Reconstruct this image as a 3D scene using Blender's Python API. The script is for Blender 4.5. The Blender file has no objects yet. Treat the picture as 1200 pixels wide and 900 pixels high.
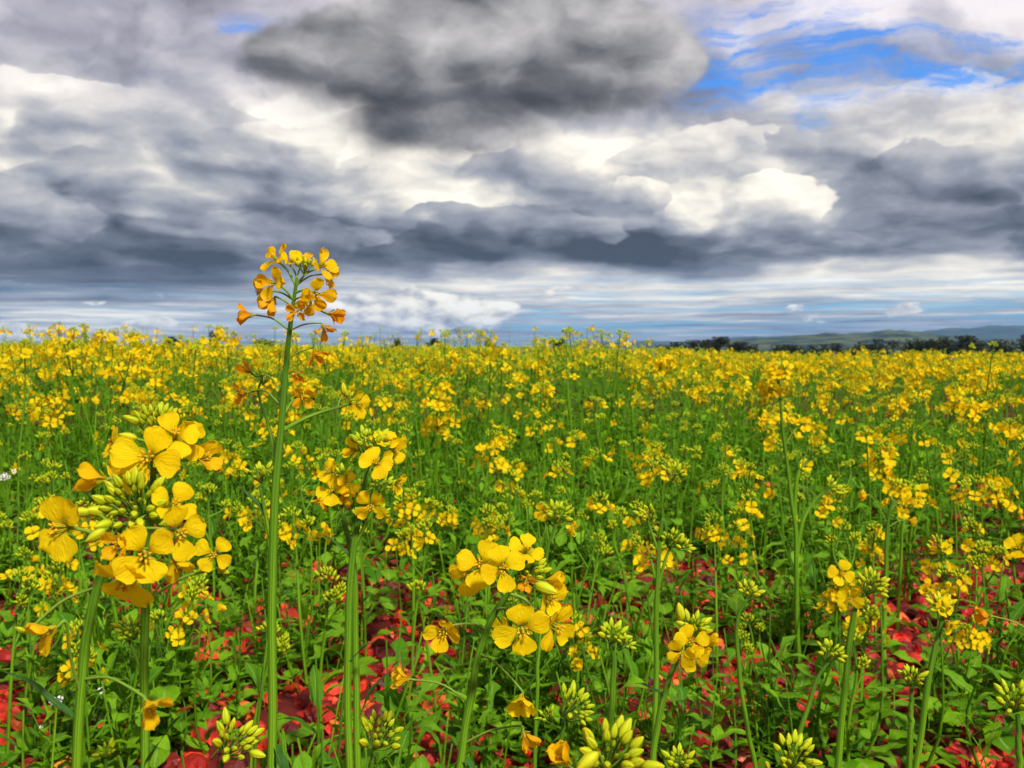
import bpy, math, random
import numpy as np
from mathutils import Vector, Matrix, Euler

R = math.radians
scene = bpy.context.scene
COL = scene.collection
F_PX = 1150.0                       # focal length in pixels of the 1200 px wide photograph
CAM = np.array([0.0, 0.0, 0.60])
PITCH = math.atan(45.0 / F_PX)

# ------------------------------------------------------------------ camera
cd = bpy.data.cameras.new('camera')
cam = bpy.data.objects.new('camera', cd)
COL.objects.link(cam)
cam.location = CAM
cam.rotation_euler = (R(90) - PITCH, 0, 0)
cd.sensor_width = 36.0
cd.lens = 36.0 * F_PX / 1200.0
cd.clip_start = 0.02
cd.clip_end = 60000
cd.dof.use_dof = True
cd.dof.focus_distance = 0.56
cd.dof.aperture_fstop = 29.0
scene.camera = cam

def at(px, py, d):
    """the point seen at pixel (px, py) of the photograph, d metres in front of the camera"""
    x = (px - 600.0) / F_PX * d
    up = (450.0 - py) / F_PX * d
    cp, sp = math.cos(PITCH), math.sin(PITCH)
    return np.array([x, d * cp + up * sp, CAM[2] - d * sp + up * cp])

vs = scene.view_settings
vs.view_transform = 'Standard'
vs.look = 'None'
vs.gamma = 1.0
vs.use_curve_mapping = False
vs.exposure = 0.5
scene.cycles.use_denoising = True
scene.cycles.max_bounces = 6
scene.cycles.diffuse_bounces = 3
scene.cycles.glossy_bounces = 2
scene.cycles.transmission_bounces = 4
scene.cycles.volume_bounces = 0
scene.cycles.transparent_max_bounces = 4
scene.cycles.caustics_reflective = False
scene.cycles.caustics_refractive = False

# ------------------------------------------------------------------ node helper
class NT:
    """tiny wrapper: v = nt.val(socket) supports + - * / and smooth steps as Math nodes"""
    def __init__(self, tree):
        self.t = tree
        tree.nodes.clear()
    def node(self, kind, **kw):
        n = self.t.nodes.new(kind)
        for k, v in kw.items():
            setattr(n, k, v)
        return n
    def link(self, a, b):
        self.t.links.new(a.s if isinstance(a, S) else a, b)
    def put(self, sock, v):
        if isinstance(v, S):
            self.t.links.new(v.s, sock)
        elif hasattr(v, 'is_output'):
            self.t.links.new(v, sock)
        elif v is not None:
            sock.default_value = v
    def math(self, op, *a, clamp=False):
        n = self.node('ShaderNodeMath', operation=op, use_clamp=clamp)
        for i, v in enumerate(a):
            self.put(n.inputs[i], v)
        return S(self, n.outputs[0])
    def vec(self, x, y, z=0.0):
        n = self.node('ShaderNodeCombineXYZ')
        for i, v in enumerate((x, y, z)):
            self.put(n.inputs[i], v)
        return n.outputs[0]
    def noise(self, vec, scale, detail=5, rough=0.55, kind='FBM', lac=2.0, dist=0.0):
        n = self.node('ShaderNodeTexNoise', noise_type=kind)
        self.put(n.inputs['Vector'], vec)
        n.inputs['Scale'].default_value = scale
        n.inputs['Detail'].default_value = detail
        n.inputs['Roughness'].default_value = rough
        n.inputs['Lacunarity'].default_value = lac
        n.inputs['Distortion'].default_value = dist
        return S(self, n.outputs[0])
    def mix(self, fac, a, b):
        n = self.node('ShaderNodeMix', data_type='RGBA')
        n.clamp_factor = True
        self.put(n.inputs[0], fac)
        self.put(n.inputs[6], (*a, 1) if isinstance(a, tuple) else a)
        self.put(n.inputs[7], (*b, 1) if isinstance(b, tuple) else b)
        return n.outputs[2]
    def step(self, v, a, b, lo=0.0, hi=1.0):
        n = self.node('ShaderNodeMapRange', interpolation_type='SMOOTHSTEP')
        self.put(n.inputs[0], v)
        for i, q in enumerate((a, b, lo, hi)):
            n.inputs[i + 1].default_value = q
        return S(self, n.outputs[0])
    def ramp(self, v, stops):
        n = self.node('ShaderNodeValToRGB')
        self.put(n.inputs[0], v)
        el = n.color_ramp.elements
        while len(el) < len(stops):
            el.new(0.5)
        for e, (p, c) in zip(el, stops):
            e.position = p
            e.color = (*c, 1)
        return n.outputs[0]

class S:
    def __init__(self, nt, s): self.nt, self.s = nt, s
    def __add__(self, o): return self.nt.math('ADD', self, o)
    __radd__ = __add__
    def __mul__(self, o): return self.nt.math('MULTIPLY', self, o)
    __rmul__ = __mul__
    def __sub__(self, o): return self.nt.math('SUBTRACT', self, o)
    def __rsub__(self, o): return self.nt.math('SUBTRACT', o, self)
    def __truediv__(self, o): return self.nt.math('DIVIDE', self, o)
    def clamp(self): return self.nt.math('ADD', self, 0.0, clamp=True)
# ------------------------------------------------------------------ sky and sun
SUN_EL, SUN_AZ = R(45), R(150)       # azimuth clockwise from +Y (behind the camera, to the right)
world = bpy.data.worlds.new('World')
scene.world = world
world.use_nodes = True
wt = NT(world.node_tree)
world.cycles.sampling_method = 'MANUAL'
world.cycles.sample_map_resolution = 512

geo = wt.node('ShaderNodeTexCoord')
sep = wt.node('ShaderNodeSeparateXYZ')
wt.link(geo.outputs['Generated'], sep.inputs[0])
X, Y, Z = (S(wt, sep.outputs[i]) for i in range(3))
U = wt.math('ARCTAN2', X, Y)                                   # azimuth from straight ahead
V = Z / wt.math('SQRT', X * X + Y * Y + 1e-4)                  # tangent of the elevation
Vp = wt.math('MAXIMUM', V, 0.0)
G = wt.math('LOGARITHM', Vp + 0.07, math.e)                   # rows of cloud pack together towards the horizon

def pix(x, y):
    return ((x - 600) / F_PX, (405 - y) / F_PX)
W1 = wt.noise(wt.vec(U * 3.2, G * 1.15, 3.1), 1.9, 5, 0.55) - 0.5
W2 = wt.noise(wt.vec(U * 3.2, G * 1.15, 8.7), 1.9, 5, 0.55) - 0.5
Uw, Vw = U + W1 * 0.11, V + W2 * 0.075 * wt.step(V, 0.0, 0.16, 0.15, 1.0)

def blob(x, y, rx, ry, u=None, v=None, p=1.0):
    """soft ellipse 1 at its middle, 0 far off, in azimuth and elevation; p > 1 makes it flatter with firmer edges"""
    cu, cv = pix(x, y)
    a = ((u or Uw) - cu) * (F_PX / rx)
    b = ((v or Vw) - cv) * (F_PX / ry)
    q = a * a + b * b
    if p != 1.0:
        q = wt.math('POWER', q, p)
    return wt.math('POWER', math.e, q * -1.0)

def total(items):
    t = None
    for k, *a in items:
        b = blob(*a) * k
        t = b if t is None else t + b
    return t

def billow(off, du=0.0, dg=0.0, sc=1.0):
    """cauliflower relief of the cloud deck"""
    vec = wt.vec((U + du) * 3.3 * sc + W1 * 0.5, (G + dg) * 1.75 * sc + W2 * 0.4, off)
    return wt.noise(vec, 1.5, 6, 0.46)

b0 = billow(0.0)
b1 = billow(0.0, 0.028, 0.055)                                  # the same relief a step towards the light
relief = (b0 - b1)
c0 = billow(5.0, sc=2.3)
c1 = billow(5.0, 0.012, 0.030, sc=2.3)
relief2 = (c0 - c1)
sheet = wt.noise(wt.vec(U * 1.5 + W1 * 0.6, G * 2.6 + W2 * 1.1, 9.0), 2.0, 5, 0.5)   # long flat bases
fine0 = wt.noise(wt.vec(U * 7.0 + W1, G * 4.2 + W2, 4.0), 2.2, 6, 0.6)

# --- main deck: its light and dark masses
deck = total([
    (0.10, 60, 20, 330, 60), (-0.26, 110, 92, 210, 30), (0.10, 400, 5, 70, 40),
    (0.50, 210, 150, 270, 52), (0.42, 420, 190, 200, 60), (0.12, 60, 200, 160, 50), (0.25, 350, 165, 60, 25),
    (0.48, 740, 200, 190, 46), (0.36, 890, 235, 120, 34), (0.22, 560, 200, 120, 40), (0.62, 1080, 160, 190, 46), (0.55, 1060, 40, 210, 44), (0.35, 870, 8, 80, 26), (0.22, 600, 235, 110, 30),
    (-0.44, 110, 320, 250, 36), (-0.40, 430, 288, 320, 24), (-0.44, 780, 292, 330, 24), (-0.20, 1090, 240, 140, 26), (-0.18, 1195, 215, 30, 22),
    (-0.24, 660, 268, 200, 30), (-0.15, 90, 255, 190, 26), (-0.18, 190, 330, 160, 22),
    (0.20, 250, 258, 160, 22), (0.30, 500, 250, 80, 26),
    (0.60, 900, 342, 560, 30), (0.55, 130, 374, 320, 26), (0.18, 1110, 270, 100, 20),
])
puff = wt.step(V, 0.03, 0.10)
deck = deck * 0.70 + 0.45 + (relief * 2.4 + relief2 * 0.7) * puff + (fine0 - 0.5) * 0.06 + (b0 - 0.5) * 0.2 + (sheet - 0.5) * 0.5
# single heaps of cloud: firm puffed rim towards the light, melting away below
E1 = wt.noise(wt.vec(U * 9.0, V * 13.0, 5.0), 1.7, 4, 0.48) - 0.5
E2 = wt.noise(wt.vec(U * 9.0, V * 13.0, 15.0), 1.7, 4, 0.48) - 0.5
LU, LV = U + E1 * 0.075 + W1 * 0.02, V + E2 * 0.055 + W2 * 0.015
def heap(base, x, y, rx, ry, hi, lo, lx=0.55, ly=0.83, soft=0.16):
    cu_, cv_ = pix(x, y)
    a_ = (LU - cu_) * (F_PX / rx); b_ = (LV - cv_) * (F_PX / ry)
    q = a_ * a_ + b_ * b_
    t_ = a_ * lx + b_ * ly
    m_ = wt.step(q, 1.0, 1.0 - soft) * wt.step(t_, -0.75, 0.15)
    sh = wt.step(t_, -0.55, 0.75, lo, hi) + (relief * 1.6 + relief2 * 0.8)
    return base + (sh - base) * m_
for h_ in ((1060, 170, 170, 52, 0.86, 0.52), (200, 175, 150, 50, 0.76, 0.44, 0.2, 0.97), (90, 150, 130, 34, 0.80, 0.5, 0.2, 0.97), (650, 215, 120, 40, 0.74, 0.42), (330, 190, 82, 38, 0.86, 0.38),
           (180, 235, 150, 34, 0.62, 0.28), (440, 240, 96, 44, 0.90, 0.38, 0.8, 0.6), (820, 205, 128, 52, 0.88, 0.40), (905, 240, 66, 30, 0.96, 0.46), (742, 233, 44, 20, 0.82, 0.45), (925, 192, 34, 24, 0.74, 0.58),
           (40, 275, 120, 40, 0.50, 0.22), (300, 285, 160, 26, 0.46, 0.20), (1185, 215, 40, 22, 0.5, 0.26), (1080, 225, 110, 30, 0.58, 0.36), (600, 262, 140, 24, 0.55, 0.30)):
    deck = heap(deck, *h_)
rowt = wt.noise(wt.vec(U * 4.5 + W1 * 0.4, G * 9.0 + W2 * 0.8, 17.0), 2.0, 6, 0.58)
deck = deck + (rowt - 0.5) * 1.5 * wt.step(V, 0.085, 0.03)
deck_col = wt.ramp(deck, [(0.0, (0.068, 0.078, 0.098)), (0.24, (0.15, 0.168, 0.21)), (0.46, (0.31, 0.33, 0.385)),
                          (0.66, (0.52, 0.52, 0.53)), (0.86, (0.88, 0.83, 0.74)), (1.0, (1.10, 1.04, 0.90))])
lilac = wt.mix(wt.step(V, 0.16, 0.34, 0.0, 0.75), deck_col, wt.mix(deck, (0.17, 0.165, 0.21), (0.84, 0.78, 0.88)))

# --- where the blue shows through
gap = total([
    (1.05, 1000, 104, 250, 38), (0.85, 860, 62, 80, 56), (0.7, 1150, 110, 110, 24), (0.75, 935, 14, 60, 22), (0.5, 950, 60, 140, 30), (0.45, 940, 165, 26, 30), (0.3, 200, 110, 50, 20),
    (0.85, 303, 46, 34, 14), (0.3, 320, 75, 40, 30), (0.55, 860, 110, 60, 22),
])
thin = wt.noise(wt.vec(U * 6.0 + W1 * 2.0, G * 7.5 + W2 * 2.0, 2.0), 2.0, 6, 0.62)
low = wt.step(V, 0.085, 0.02) * wt.step(U, -0.45, 0.15, 0.22, 0.9)      # striped blue low over the horizon
streak = wt.noise(wt.vec(U * 2.6 + W1 * 0.6, G * 11.0 + W2 * 1.2, 6.0), 2.1, 6, 0.6)
open_ = wt.step(gap + (thin - 0.5) * 3.2 * (gap * 2.0).clamp(), 0.20, 1.30)
open_low = low * wt.step(streak, 0.44, 0.60, 0.04, 0.96)
veil = wt.noise(wt.vec(U * 5.0 + W1 * 1.5, G * 8.0 + W2 * 1.5, 12.0), 2.6, 5, 0.6)
blue_vis = wt.math('MAXIMUM', open_ * wt.step(veil, 0.62, 0.38, 0.15, 0.88), open_low)

# --- big dark cloud above, with a rounded lit right-hand shoulder
EU, EV = U + W1 * 0.07, V + W2 * 0.06
bigs = wt.math('MAXIMUM', blob(590, 70, 240, 92, EU, EV, 1.9), blob(715, 78, 112, 74, EU, EV, 2.2))
bigs = wt.math('MAXIMUM', bigs, blob(430, 80, 150, 66, EU, EV, 1.5))
bigs = wt.math('MAXIMUM', bigs, blob(520, 148, 140, 50, EU, EV, 1.6))
PF = wt.noise(wt.vec(U * 9.0, V * 12.0, 25.0), 1.9, 5, 0.5)
bige = bigs + (PF - 0.5) * 0.55 + (b0 - 0.5) * 0.25
rim = wt.step(V + W1 * 0.05, pix(0, 165)[1], pix(0, 70)[1])
bigm = wt.step(bige, 0.36, 0.56) * rim + wt.step(bige, 0.12, 0.86) * (1.0 - rim)
def lump(dx, dz):
    return wt.noise(wt.vec((U + dx) * 5.0 + E1 * 0.25, (V + dz) * 8.5 + E2 * 0.25, 33.0), 1.4, 5, 0.48)
l0 = lump(0, 0)
lrel = l0 - lump(0.022, 0.018)
bigb = total([(-0.34, 640, 122, 190, 40), (-0.12, 440, 110, 110, 36), (-0.10, 520, 160, 90, 24), (0.24, 775, 62, 46, 60),
              (0.13, 660, 10, 130, 40), (0.05, 400, 20, 110, 34), (0.10, 560, 45, 90, 30)])
bigb = bigb * 0.80 + 0.46 + lrel * 1.7 + (fine0 - 0.5) * 0.05 + (l0 - 0.5) * 0.25
big_col = wt.ramp(bigb, [(0.02, (0.068, 0.069, 0.074)), (0.25, (0.145, 0.145, 0.155)), (0.5, (0.32, 0.315, 0.325)), (0.85, (0.66, 0.63, 0.63))])

# --- low bright cumulus left of the middle and small puffs
cu = wt.math('MAXIMUM', blob(480, 366, 120, 24, U + W1 * 0.08, V + W2 * 0.03, 1.6), blob(575, 366, 40, 15, U + W1 * 0.06, V + W2 * 0.03, 1.6))
for x, y, rx, ry in ((20, 392, 70, 13), (190, 380, 30, 7)):
    cu = wt.math('MAXIMUM', cu, blob(x, y, rx, ry, U + W1 * 0.05, V + W2 * 0.025, 1.4))
row = wt.noise(wt.vec(U * 9.0, V * 30.0, 7.0), 1.9, 4, 0.5)                     # small puffs in flat rows
cu = wt.math('MAXIMUM', cu, wt.step(row, 0.50, 0.72) * wt.step(V, 0.012, 0.03) * wt.step(V, 0.075, 0.05) * 0.66)
cf0 = wt.noise(wt.vec(U * 13, V * 26, 1.0), 2.2, 5, 0.5)
cf1 = wt.noise(wt.vec(U * 13 + 0.10, V * 26 + 0.16, 1.0), 2.2, 5, 0.5)
cum = wt.step(cu + (cf0 - 0.5) * 1.5, 0.34, 0.70)
cub = (cf0 - cf1) * 2.6 + 0.62 + blob(560, 362, 60, 22) * 0.25 - blob(430, 385, 80, 12) * 0.2 - blob(380, 360, 50, 20) * 0.15
cu_col = wt.ramp(cub, [(0.0, (0.30, 0.32, 0.36)), (0.4, (0.56, 0.56, 0.58)), (0.75, (0.90, 0.86, 0.76)), (1.0, (1.0, 0.97, 0.88))])

sky = wt.node('ShaderNodeTexSky', sky_type='NISHITA')
sky.sun_disc = False
sky.sun_elevation = SUN_EL
sky.sun_rotation = SUN_AZ
sky.air_density = 1.3
sky.dust_density = 0.4
sky.ozone_density = 3.0
bg_sky = wt.node('ShaderNodeBackground')
tint = wt.node('ShaderNodeMix', data_type='RGBA', blend_type='MULTIPLY')
tint.inputs[0].default_value = 1.0
wt.link(sky.outputs[0], tint.inputs[6])
wt.link(wt.mix(wt.step(V, 0.0, 0.2), (0.26, 0.56, 1.10), (0.22, 0.66, 1.30)), tint.inputs[7])
wt.link(tint.outputs[2], bg_sky.inputs[0])
bg_sky.inputs[1].default_value = 0.10

cloud = wt.mix(bigm, lilac, big_col)
bg_cloud = wt.node('ShaderNodeBackground')
wt.link(cloud, bg_cloud.inputs[0])
bg_cloud.inputs[1].default_value = 0.76
bg_cu = wt.node('ShaderNodeBackground')
wt.link(cu_col, bg_cu.inputs[0])
bg_cu.inputs[1].default_value = 0.80
cover = 1.0 - blue_vis * (1.0 - bigm)
m1 = wt.node('ShaderNodeMixShader')
wt.link(cover, m1.inputs[0])
wt.link(bg_sky.outputs[0], m1.inputs[1])
wt.link(bg_cloud.outputs[0], m1.inputs[2])
m2 = wt.node('ShaderNodeMixShader')
wt.link(cum, m2.inputs[0])
wt.link(m1.outputs[0], m2.inputs[1])
wt.link(bg_cu.outputs[0], m2.inputs[2])
wo = wt.node('ShaderNodeOutputWorld')
wt.link(m2.outputs[0], wo.inputs[0])

sl = bpy.data.lights.new('sun', 'SUN')
sun = bpy.data.objects.new('sun', sl)
COL.objects.link(sun)
sl.energy = 3.9
sl.angle = R(7)
sl.color = (1.0, 0.95, 0.86)
sdir = Vector((math.sin(SUN_AZ) * math.cos(SUN_EL), math.cos(SUN_AZ) * math.cos(SUN_EL), math.sin(SUN_EL)))
sun.rotation_euler = sdir.to_track_quat('Z', 'Y').to_euler()
# ------------------------------------------------------------------ mesh tools: everything is a grid of quads
class MB:
    """collects grids; .build() links them as ONE mesh object"""
    def __init__(self):
        self.V, self.F, self.P, self.M, self.n = [], [], [], [], 0
    def raw(self, V, F, P, M):
        self.V.append(V); self.F.append(F + self.n); self.P.append(P); self.M.append(M)
        self.n += len(V)
    def grid(self, G, pat=None, mat=0, wrap=False):
        a, b = G.shape[:2]
        idx = np.arange(a * b).reshape(a, b)
        if wrap:
            idx = np.concatenate([idx, idx[:, :1]], axis=1)
        F = np.stack([idx[:-1, :-1], idx[:-1, 1:], idx[1:, 1:], idx[1:, :-1]], -1).reshape(-1, 4)
        if pat is None:
            pat = np.zeros((a, b, 3)); pat[..., 1] = np.linspace(0, 1, a)[:, None]
        self.raw(G.reshape(-1, 3).astype(float), F, pat.reshape(-1, 3).astype(float), np.full(len(F), mat, int))
    def add(self, o, T=None, tr=None):
        V, F, P, M = o.arrays()
        if T is not None: V = V @ np.asarray(T).T
        if tr is not None: V = V + tr
        self.raw(V, F, P, M)
    def arrays(self):
        if not self.V:
            return np.zeros((0, 3)), np.zeros((0, 4), int), np.zeros((0, 3)), np.zeros(0, int)
        if len(self.V) > 1:
            off, Fs = 0, np.concatenate(self.F)
            self.V, self.F, self.P, self.M = [np.concatenate(self.V)], [Fs], [np.concatenate(self.P)], [np.concatenate(self.M)]
        return self.V[0], self.F[0], self.P[0], self.M[0]
    def mesh(self, name, mats, smooth=True):
        V, F, P, M = self.arrays()
        me = bpy.data.meshes.new(name)
        nv, nf = len(V), len(F)
        me.vertices.add(nv); me.vertices.foreach_set('co', V.astype(np.float32).ravel())
        me.loops.add(nf * 4); me.loops.foreach_set('vertex_index', F.astype(np.int32).ravel())
        me.polygons.add(nf)
        me.polygons.foreach_set('loop_start', np.arange(0, nf * 4, 4, dtype=np.int32))
        for m in mats: me.materials.append(m)
        me.polygons.foreach_set('material_index', M.astype(np.int32))
        me.polygons.foreach_set('use_smooth', np.full(nf, smooth, dtype=bool))
        at_ = me.attributes.new('pat', 'FLOAT_VECTOR', 'POINT')
        at_.data.foreach_set('vector', P.astype(np.float32).ravel())
        me.update(calc_edges=True)
        return me
    def build(self, name, mats, parent=None, smooth=True, origin=None):
        if origin is not None:
            V, F, P, M = self.arrays()
            self.V = [V - origin]
        o = bpy.data.objects.new(name, self.mesh(name, mats if isinstance(mats, (list, tuple)) else [mats], smooth))
        COL.objects.link(o)
        o.parent = parent
        return o

def tag(o, label=None, cat=None, group=None, kind=None):
    for k, v in (('label', label), ('category', cat), ('group', group), ('kind', kind)):
        if v: o[k] = v
    return o

def empty(name, loc):
    o = bpy.data.objects.new(name, None)
    o.empty_display_size = 0.02
    COL.objects.link(o)
    o.location = loc
    return o

def nrm(v):
    v = np.asarray(v, float)
    return v / (np.linalg.norm(v) + 1e-12)

def frame(axis, roll=0.0):
    """3x3 whose columns are x, y, z with z along axis"""
    z = nrm(axis)
    a = np.array([0, 0, 1.0]) if abs(z[2]) < 0.92 else np.array([0, 1.0, 0])
    x = nrm(np.cross(a, z)); y = np.cross(z, x)
    c, s = math.cos(roll), math.sin(roll)
    return np.stack([c * x + s * y, -s * x + c * y, z], 1)

def spline(pts, n):
    """Catmull-Rom through pts"""
    P = np.asarray(pts, float)
    if len(P) == 2:
        return P[0] + (P[1] - P[0]) * np.linspace(0, 1, n)[:, None]
    Q = np.vstack([2 * P[0] - P[1], P, 2 * P[-1] - P[-2]])
    t = np.linspace(0, len(P) - 1 - 1e-9, n)
    i = t.astype(int); f = (t - i)[:, None]
    a, b, c, d = Q[i], Q[i + 1], Q[i + 2], Q[i + 3]
    return 0.5 * (2 * b + (c - a) * f + (2 * a - 5 * b + 4 * c - d) * f ** 2 + (3 * b - a - 3 * c + d) * f ** 3)

def tube(mb, path, rad, sides=8, mat=0, ridge=0.0, cap=True):
    path = np.asarray(path, float)
    n = len(path)
    rad = np.interp(np.linspace(0, 1, n), np.linspace(0, 1, len(rad)), rad) if np.ndim(rad) else np.full(n, rad)
    tg = np.gradient(path, axis=0)
    G = np.zeros((n, sides, 3))
    x = frame(tg[0])[:, 0]
    th = np.linspace(0, 2 * math.pi, sides, endpoint=False)
    for i in range(n):
        z = nrm(tg[i]); x = nrm(x - z * np.dot(x, z)); y = np.cross(z, x)
        rr = rad[i] * (1 + ridge * np.cos(th * 5))
        G[i] = path[i] + (np.cos(th) * rr)[:, None] * x + (np.sin(th) * rr)[:, None] * y
    pat = np.zeros((n, sides, 3)); pat[..., 0] = th / 6.283; pat[..., 1] = np.linspace(0, 1, n)[:, None]; pat[..., 2] = 0.5
    if cap:
        G = np.concatenate([G, np.repeat(path[-1:, None] + nrm(tg[-1]) * rad[-1] * 0.4, sides, 1)])
        pat = np.concatenate([pat, pat[-1:]])
    mb.grid(G, pat, mat, wrap=True)

def petal(mb, rg, L, W, th0, th1, az, nu=7, nv=5, wave=0.08, mat=0, cup=0.0, tone=0.5):
    """one petal from the flower's middle: narrow claw, then a broad limb that bends from th0 to th1 off the axis"""
    s = np.linspace(0, 1, nu)
    w = np.interp(s, [0, 0.18, 0.34, 0.55, 0.75, 0.90, 0.97, 1.0], [0.10, 0.13, 0.42, 0.86, 1.0, 0.80, 0.52, 0.22]) * W * 0.5
    th = th0 + (th1 - th0) * np.clip((s - 0.1) / 0.42, 0, 1) ** 1.2 + rg.uniform(-0.12, 0.22) * s ** 2
    ds = L / (nu - 1)
    r = np.concatenate([[0], np.cumsum(np.sin(th[1:]) * ds)]) + 0.0012
    z = np.concatenate([[0], np.cumsum(np.cos(th[1:]) * ds)])
    t = np.linspace(-1, 1, nv)
    ph, fr = rg.uniform(0, 6.28), rg.uniform(2.0, 3.4)
    lift = wave * L * np.sin(fr * t[None] + ph + 2.0 * s[:, None]) * s[:, None] ** 1.3 + cup * W * (t[None] ** 2) * s[:, None]
    nx, nz = -np.cos(th), np.sin(th)
    G = np.zeros((nu, nv, 3))
    edge = 1 - 0.06 * np.abs(np.sin(t * 3 + ph))[None] * s[:, None]
    G[..., 0] = r[:, None] * edge + nx[:, None] * lift
    G[..., 1] = w[:, None] * t[None]
    G[..., 2] = z[:, None] * edge + nz[:, None] * lift
    c, q = math.cos(az), math.sin(az)
    x, y = G[..., 0].copy(), G[..., 1].copy()
    G[..., 0], G[..., 1] = c * x - q * y, q * x + c * y
    pat = np.zeros((nu, nv, 3)); pat[..., 0] = t[None] * 0.5 + 0.5; pat[..., 1] = s[:, None]; pat[..., 2] = tone
    mb.grid(G, pat, mat)

def petals(rg, D=0.024, openness=1.0, lod=2, age=0.0):
    """four petals, in a cross like every cabbage flower, axis +Z. age 0 fresh .. 1 wilting trumpet"""
    mb = MB()
    nu, nv = ((4, 3), (6, 4), (10, 7))[lod]
    a0 = rg.uniform(0, 6.28)
    for k in range(4):
        az = a0 + k * math.pi / 2 + rg.uniform(-0.16, 0.16) + (0.10 if k % 2 else -0.10)
        top = (0.35 + 1.15 * openness) + rg.uniform(-0.22, 0.22)
        L = D * 0.60 * rg.uniform(0.92, 1.08)
        W = D * 0.53 * rg.uniform(0.9, 1.1) * (1 - 0.35 * age)
        petal(mb, rg, L, W, 0.12 + 0.25 * openness, top, az, nu, nv, wave=0.05 + 0.09 * age, cup=rg.uniform(-0.10, 0.12) + 0.25 * age,
              tone=min(1, max(0, age + rg.uniform(-0.1, 0.1))))
    return mb

def heart(rg, D=0.024, lod=2):
    """sepals, stamens and pistil"""
    mb = MB()
    n = (3, 4, 6)[lod]
    for k in range(4):                                     # sepals
        petal(mb, rg, D * 0.24, D * 0.10, 0.5, 0.9, k * 1.571 + 0.78, 4, 3, 0.02, mat=0)
    tube(mb, [(0, 0, 0), (0, 0, D * 0.16), (0, 0, D * 0.33)], [D * 0.028, D * 0.035, D * 0.024], n, 0)
    for k in range(6):                                     # stamens with yellow anthers
        a = k * 1.047 + rg.uniform(-0.15, 0.15); q = D * rg.uniform(0.06, 0.10)
        d = np.array([math.cos(a), math.sin(a), 0])
        tip = d * q + np.array([0, 0, D * rg.uniform(0.26, 0.34)])
        tube(mb, [d * D * 0.02, d * q * 0.8 + [0, 0, D * 0.15], tip], [D * 0.012, D * 0.010], 4, 1)
        tube(mb, [tip - d * D * 0.02, tip + d * D * 0.02 + [0, 0, D * 0.05]], [D * 0.022, D * 0.016], n, 2)
    return mb

def lathe(mb, base, axis, prof, sides, mat=0, roll=0.0, tone=0.5, ribs=0.0):
    """solid of revolution: prof = (along, radius) pairs"""
    M = frame(axis, roll)
    th = np.linspace(0, 2 * math.pi, sides, endpoint=False)
    A = np.array(prof)
    G = np.zeros((len(A), sides, 3))
    rr = A[:, 1:2] * (1 + ribs * np.cos(4 * th)[None])
    G[..., 0] = rr * np.cos(th); G[..., 1] = rr * np.sin(th); G[..., 2] = A[:, :1]
    G = G @ M.T + base
    pat = np.zeros((len(A), sides, 3)); pat[..., 0] = (th / 6.283)[None]; pat[..., 1] = np.linspace(0, 1, len(A))[:, None]; pat[..., 2] = tone
    mb.grid(G, pat, mat, wrap=True)

def bud(mb, base, axis, L, lod=2, mat=0, tone=0.3, fat=0.24):
    prof = ((0, 0.0), (0.05, 0.10), (0.22, fat * 0.86), (0.45, fat), (0.70, fat * 0.80), (0.88, fat * 0.45), (0.98, 0.05), (1.0, 0.0)) if lod else \
           ((0, 0.02), (0.3, fat), (0.75, fat * 0.8), (1.0, 0.0))
    lathe(mb, np.asarray(base, float), axis, [(a * L, r * L) for a, r in prof], (4, 6, 12)[lod], mat, tone=tone, ribs=0.05)

def leaf(mb, rg, base, direc, L, W, nu=9, nv=5, droop=0.5, lobes=0, mat=0, stalk=0.18, up=None, tooth=0.1, fold=0.25, tone=None):
    """a leaf blade: midrib arching from base along direc; lobes > 0 gives the deep-cut lower leaves"""
    d = nrm(direc)
    up = np.array([0, 0, 1.0]) if up is None else nrm(up)
    side = np.cross(d, up)
    side = nrm(side) if np.linalg.norm(side) > 0.05 else frame(d)[:, 0]
    n0 = np.cross(side, d)
    s = np.linspace(0, 1, nu)
    ang = -droop * s ** 1.3
    dirs = np.cos(ang)[:, None] * d + np.sin(ang)[:, None] * n0
    mid = np.asarray(base, float) + np.concatenate([[np.zeros(3)], np.cumsum(dirs[1:] * (L / (nu - 1)), axis=0)])
    nor = -np.sin(ang)[:, None] * d + np.cos(ang)[:, None] * n0
    if lobes:
        env = np.interp(s, [0, stalk, stalk + 0.1, 0.5, 0.74, 0.92, 1], [0.05, 0.06, 0.40, 0.62, 1.0, 0.72, 0.10])
        cut = 0.5 + 0.5 * np.cos(2 * math.pi * lobes * s + rg.uniform(0, 6.28))
        env = env * np.where(s < 0.68, 0.38 + 0.62 * cut, 1.0)
    else:
        env = np.interp(s, [0, 0.06, 0.25, 0.5, 0.8, 1], [0.35, 0.6, 1.0, 0.92, 0.45, 0.03])
    env = env * (1 + tooth * np.where(np.arange(nu) % 2, 1, -1))
    t = np.linspace(-1, 1, nv)
    asym = 1 + rg.uniform(-0.12, 0.12) * np.sign(t)
    ph = rg.uniform(0, 6.28)
    wav = 0.10 * W * np.sin(s * 11 + ph)[:, None] * np.abs(t)[None] + fold * W * 0.5 * np.abs(t)[None] * env[:, None]
    G = mid[:, None] + side * (env[:, None] * W * 0.5 * (t * asym)[None])[..., None] + nor[:, None] * wav[..., None]
    pat = np.zeros((nu, nv, 3)); pat[..., 0] = t[None] * 0.5 + 0.5; pat[..., 1] = s[:, None]; pat[..., 2] = rg.uniform(0, 1) if tone is None else tone
    mb.grid(G, pat, mat)
# ------------------------------------------------------------------ materials
def material(name):
    m = bpy.data.materials.new(name)
    m.use_nodes = True
    return m, NT(m.node_tree)

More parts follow.
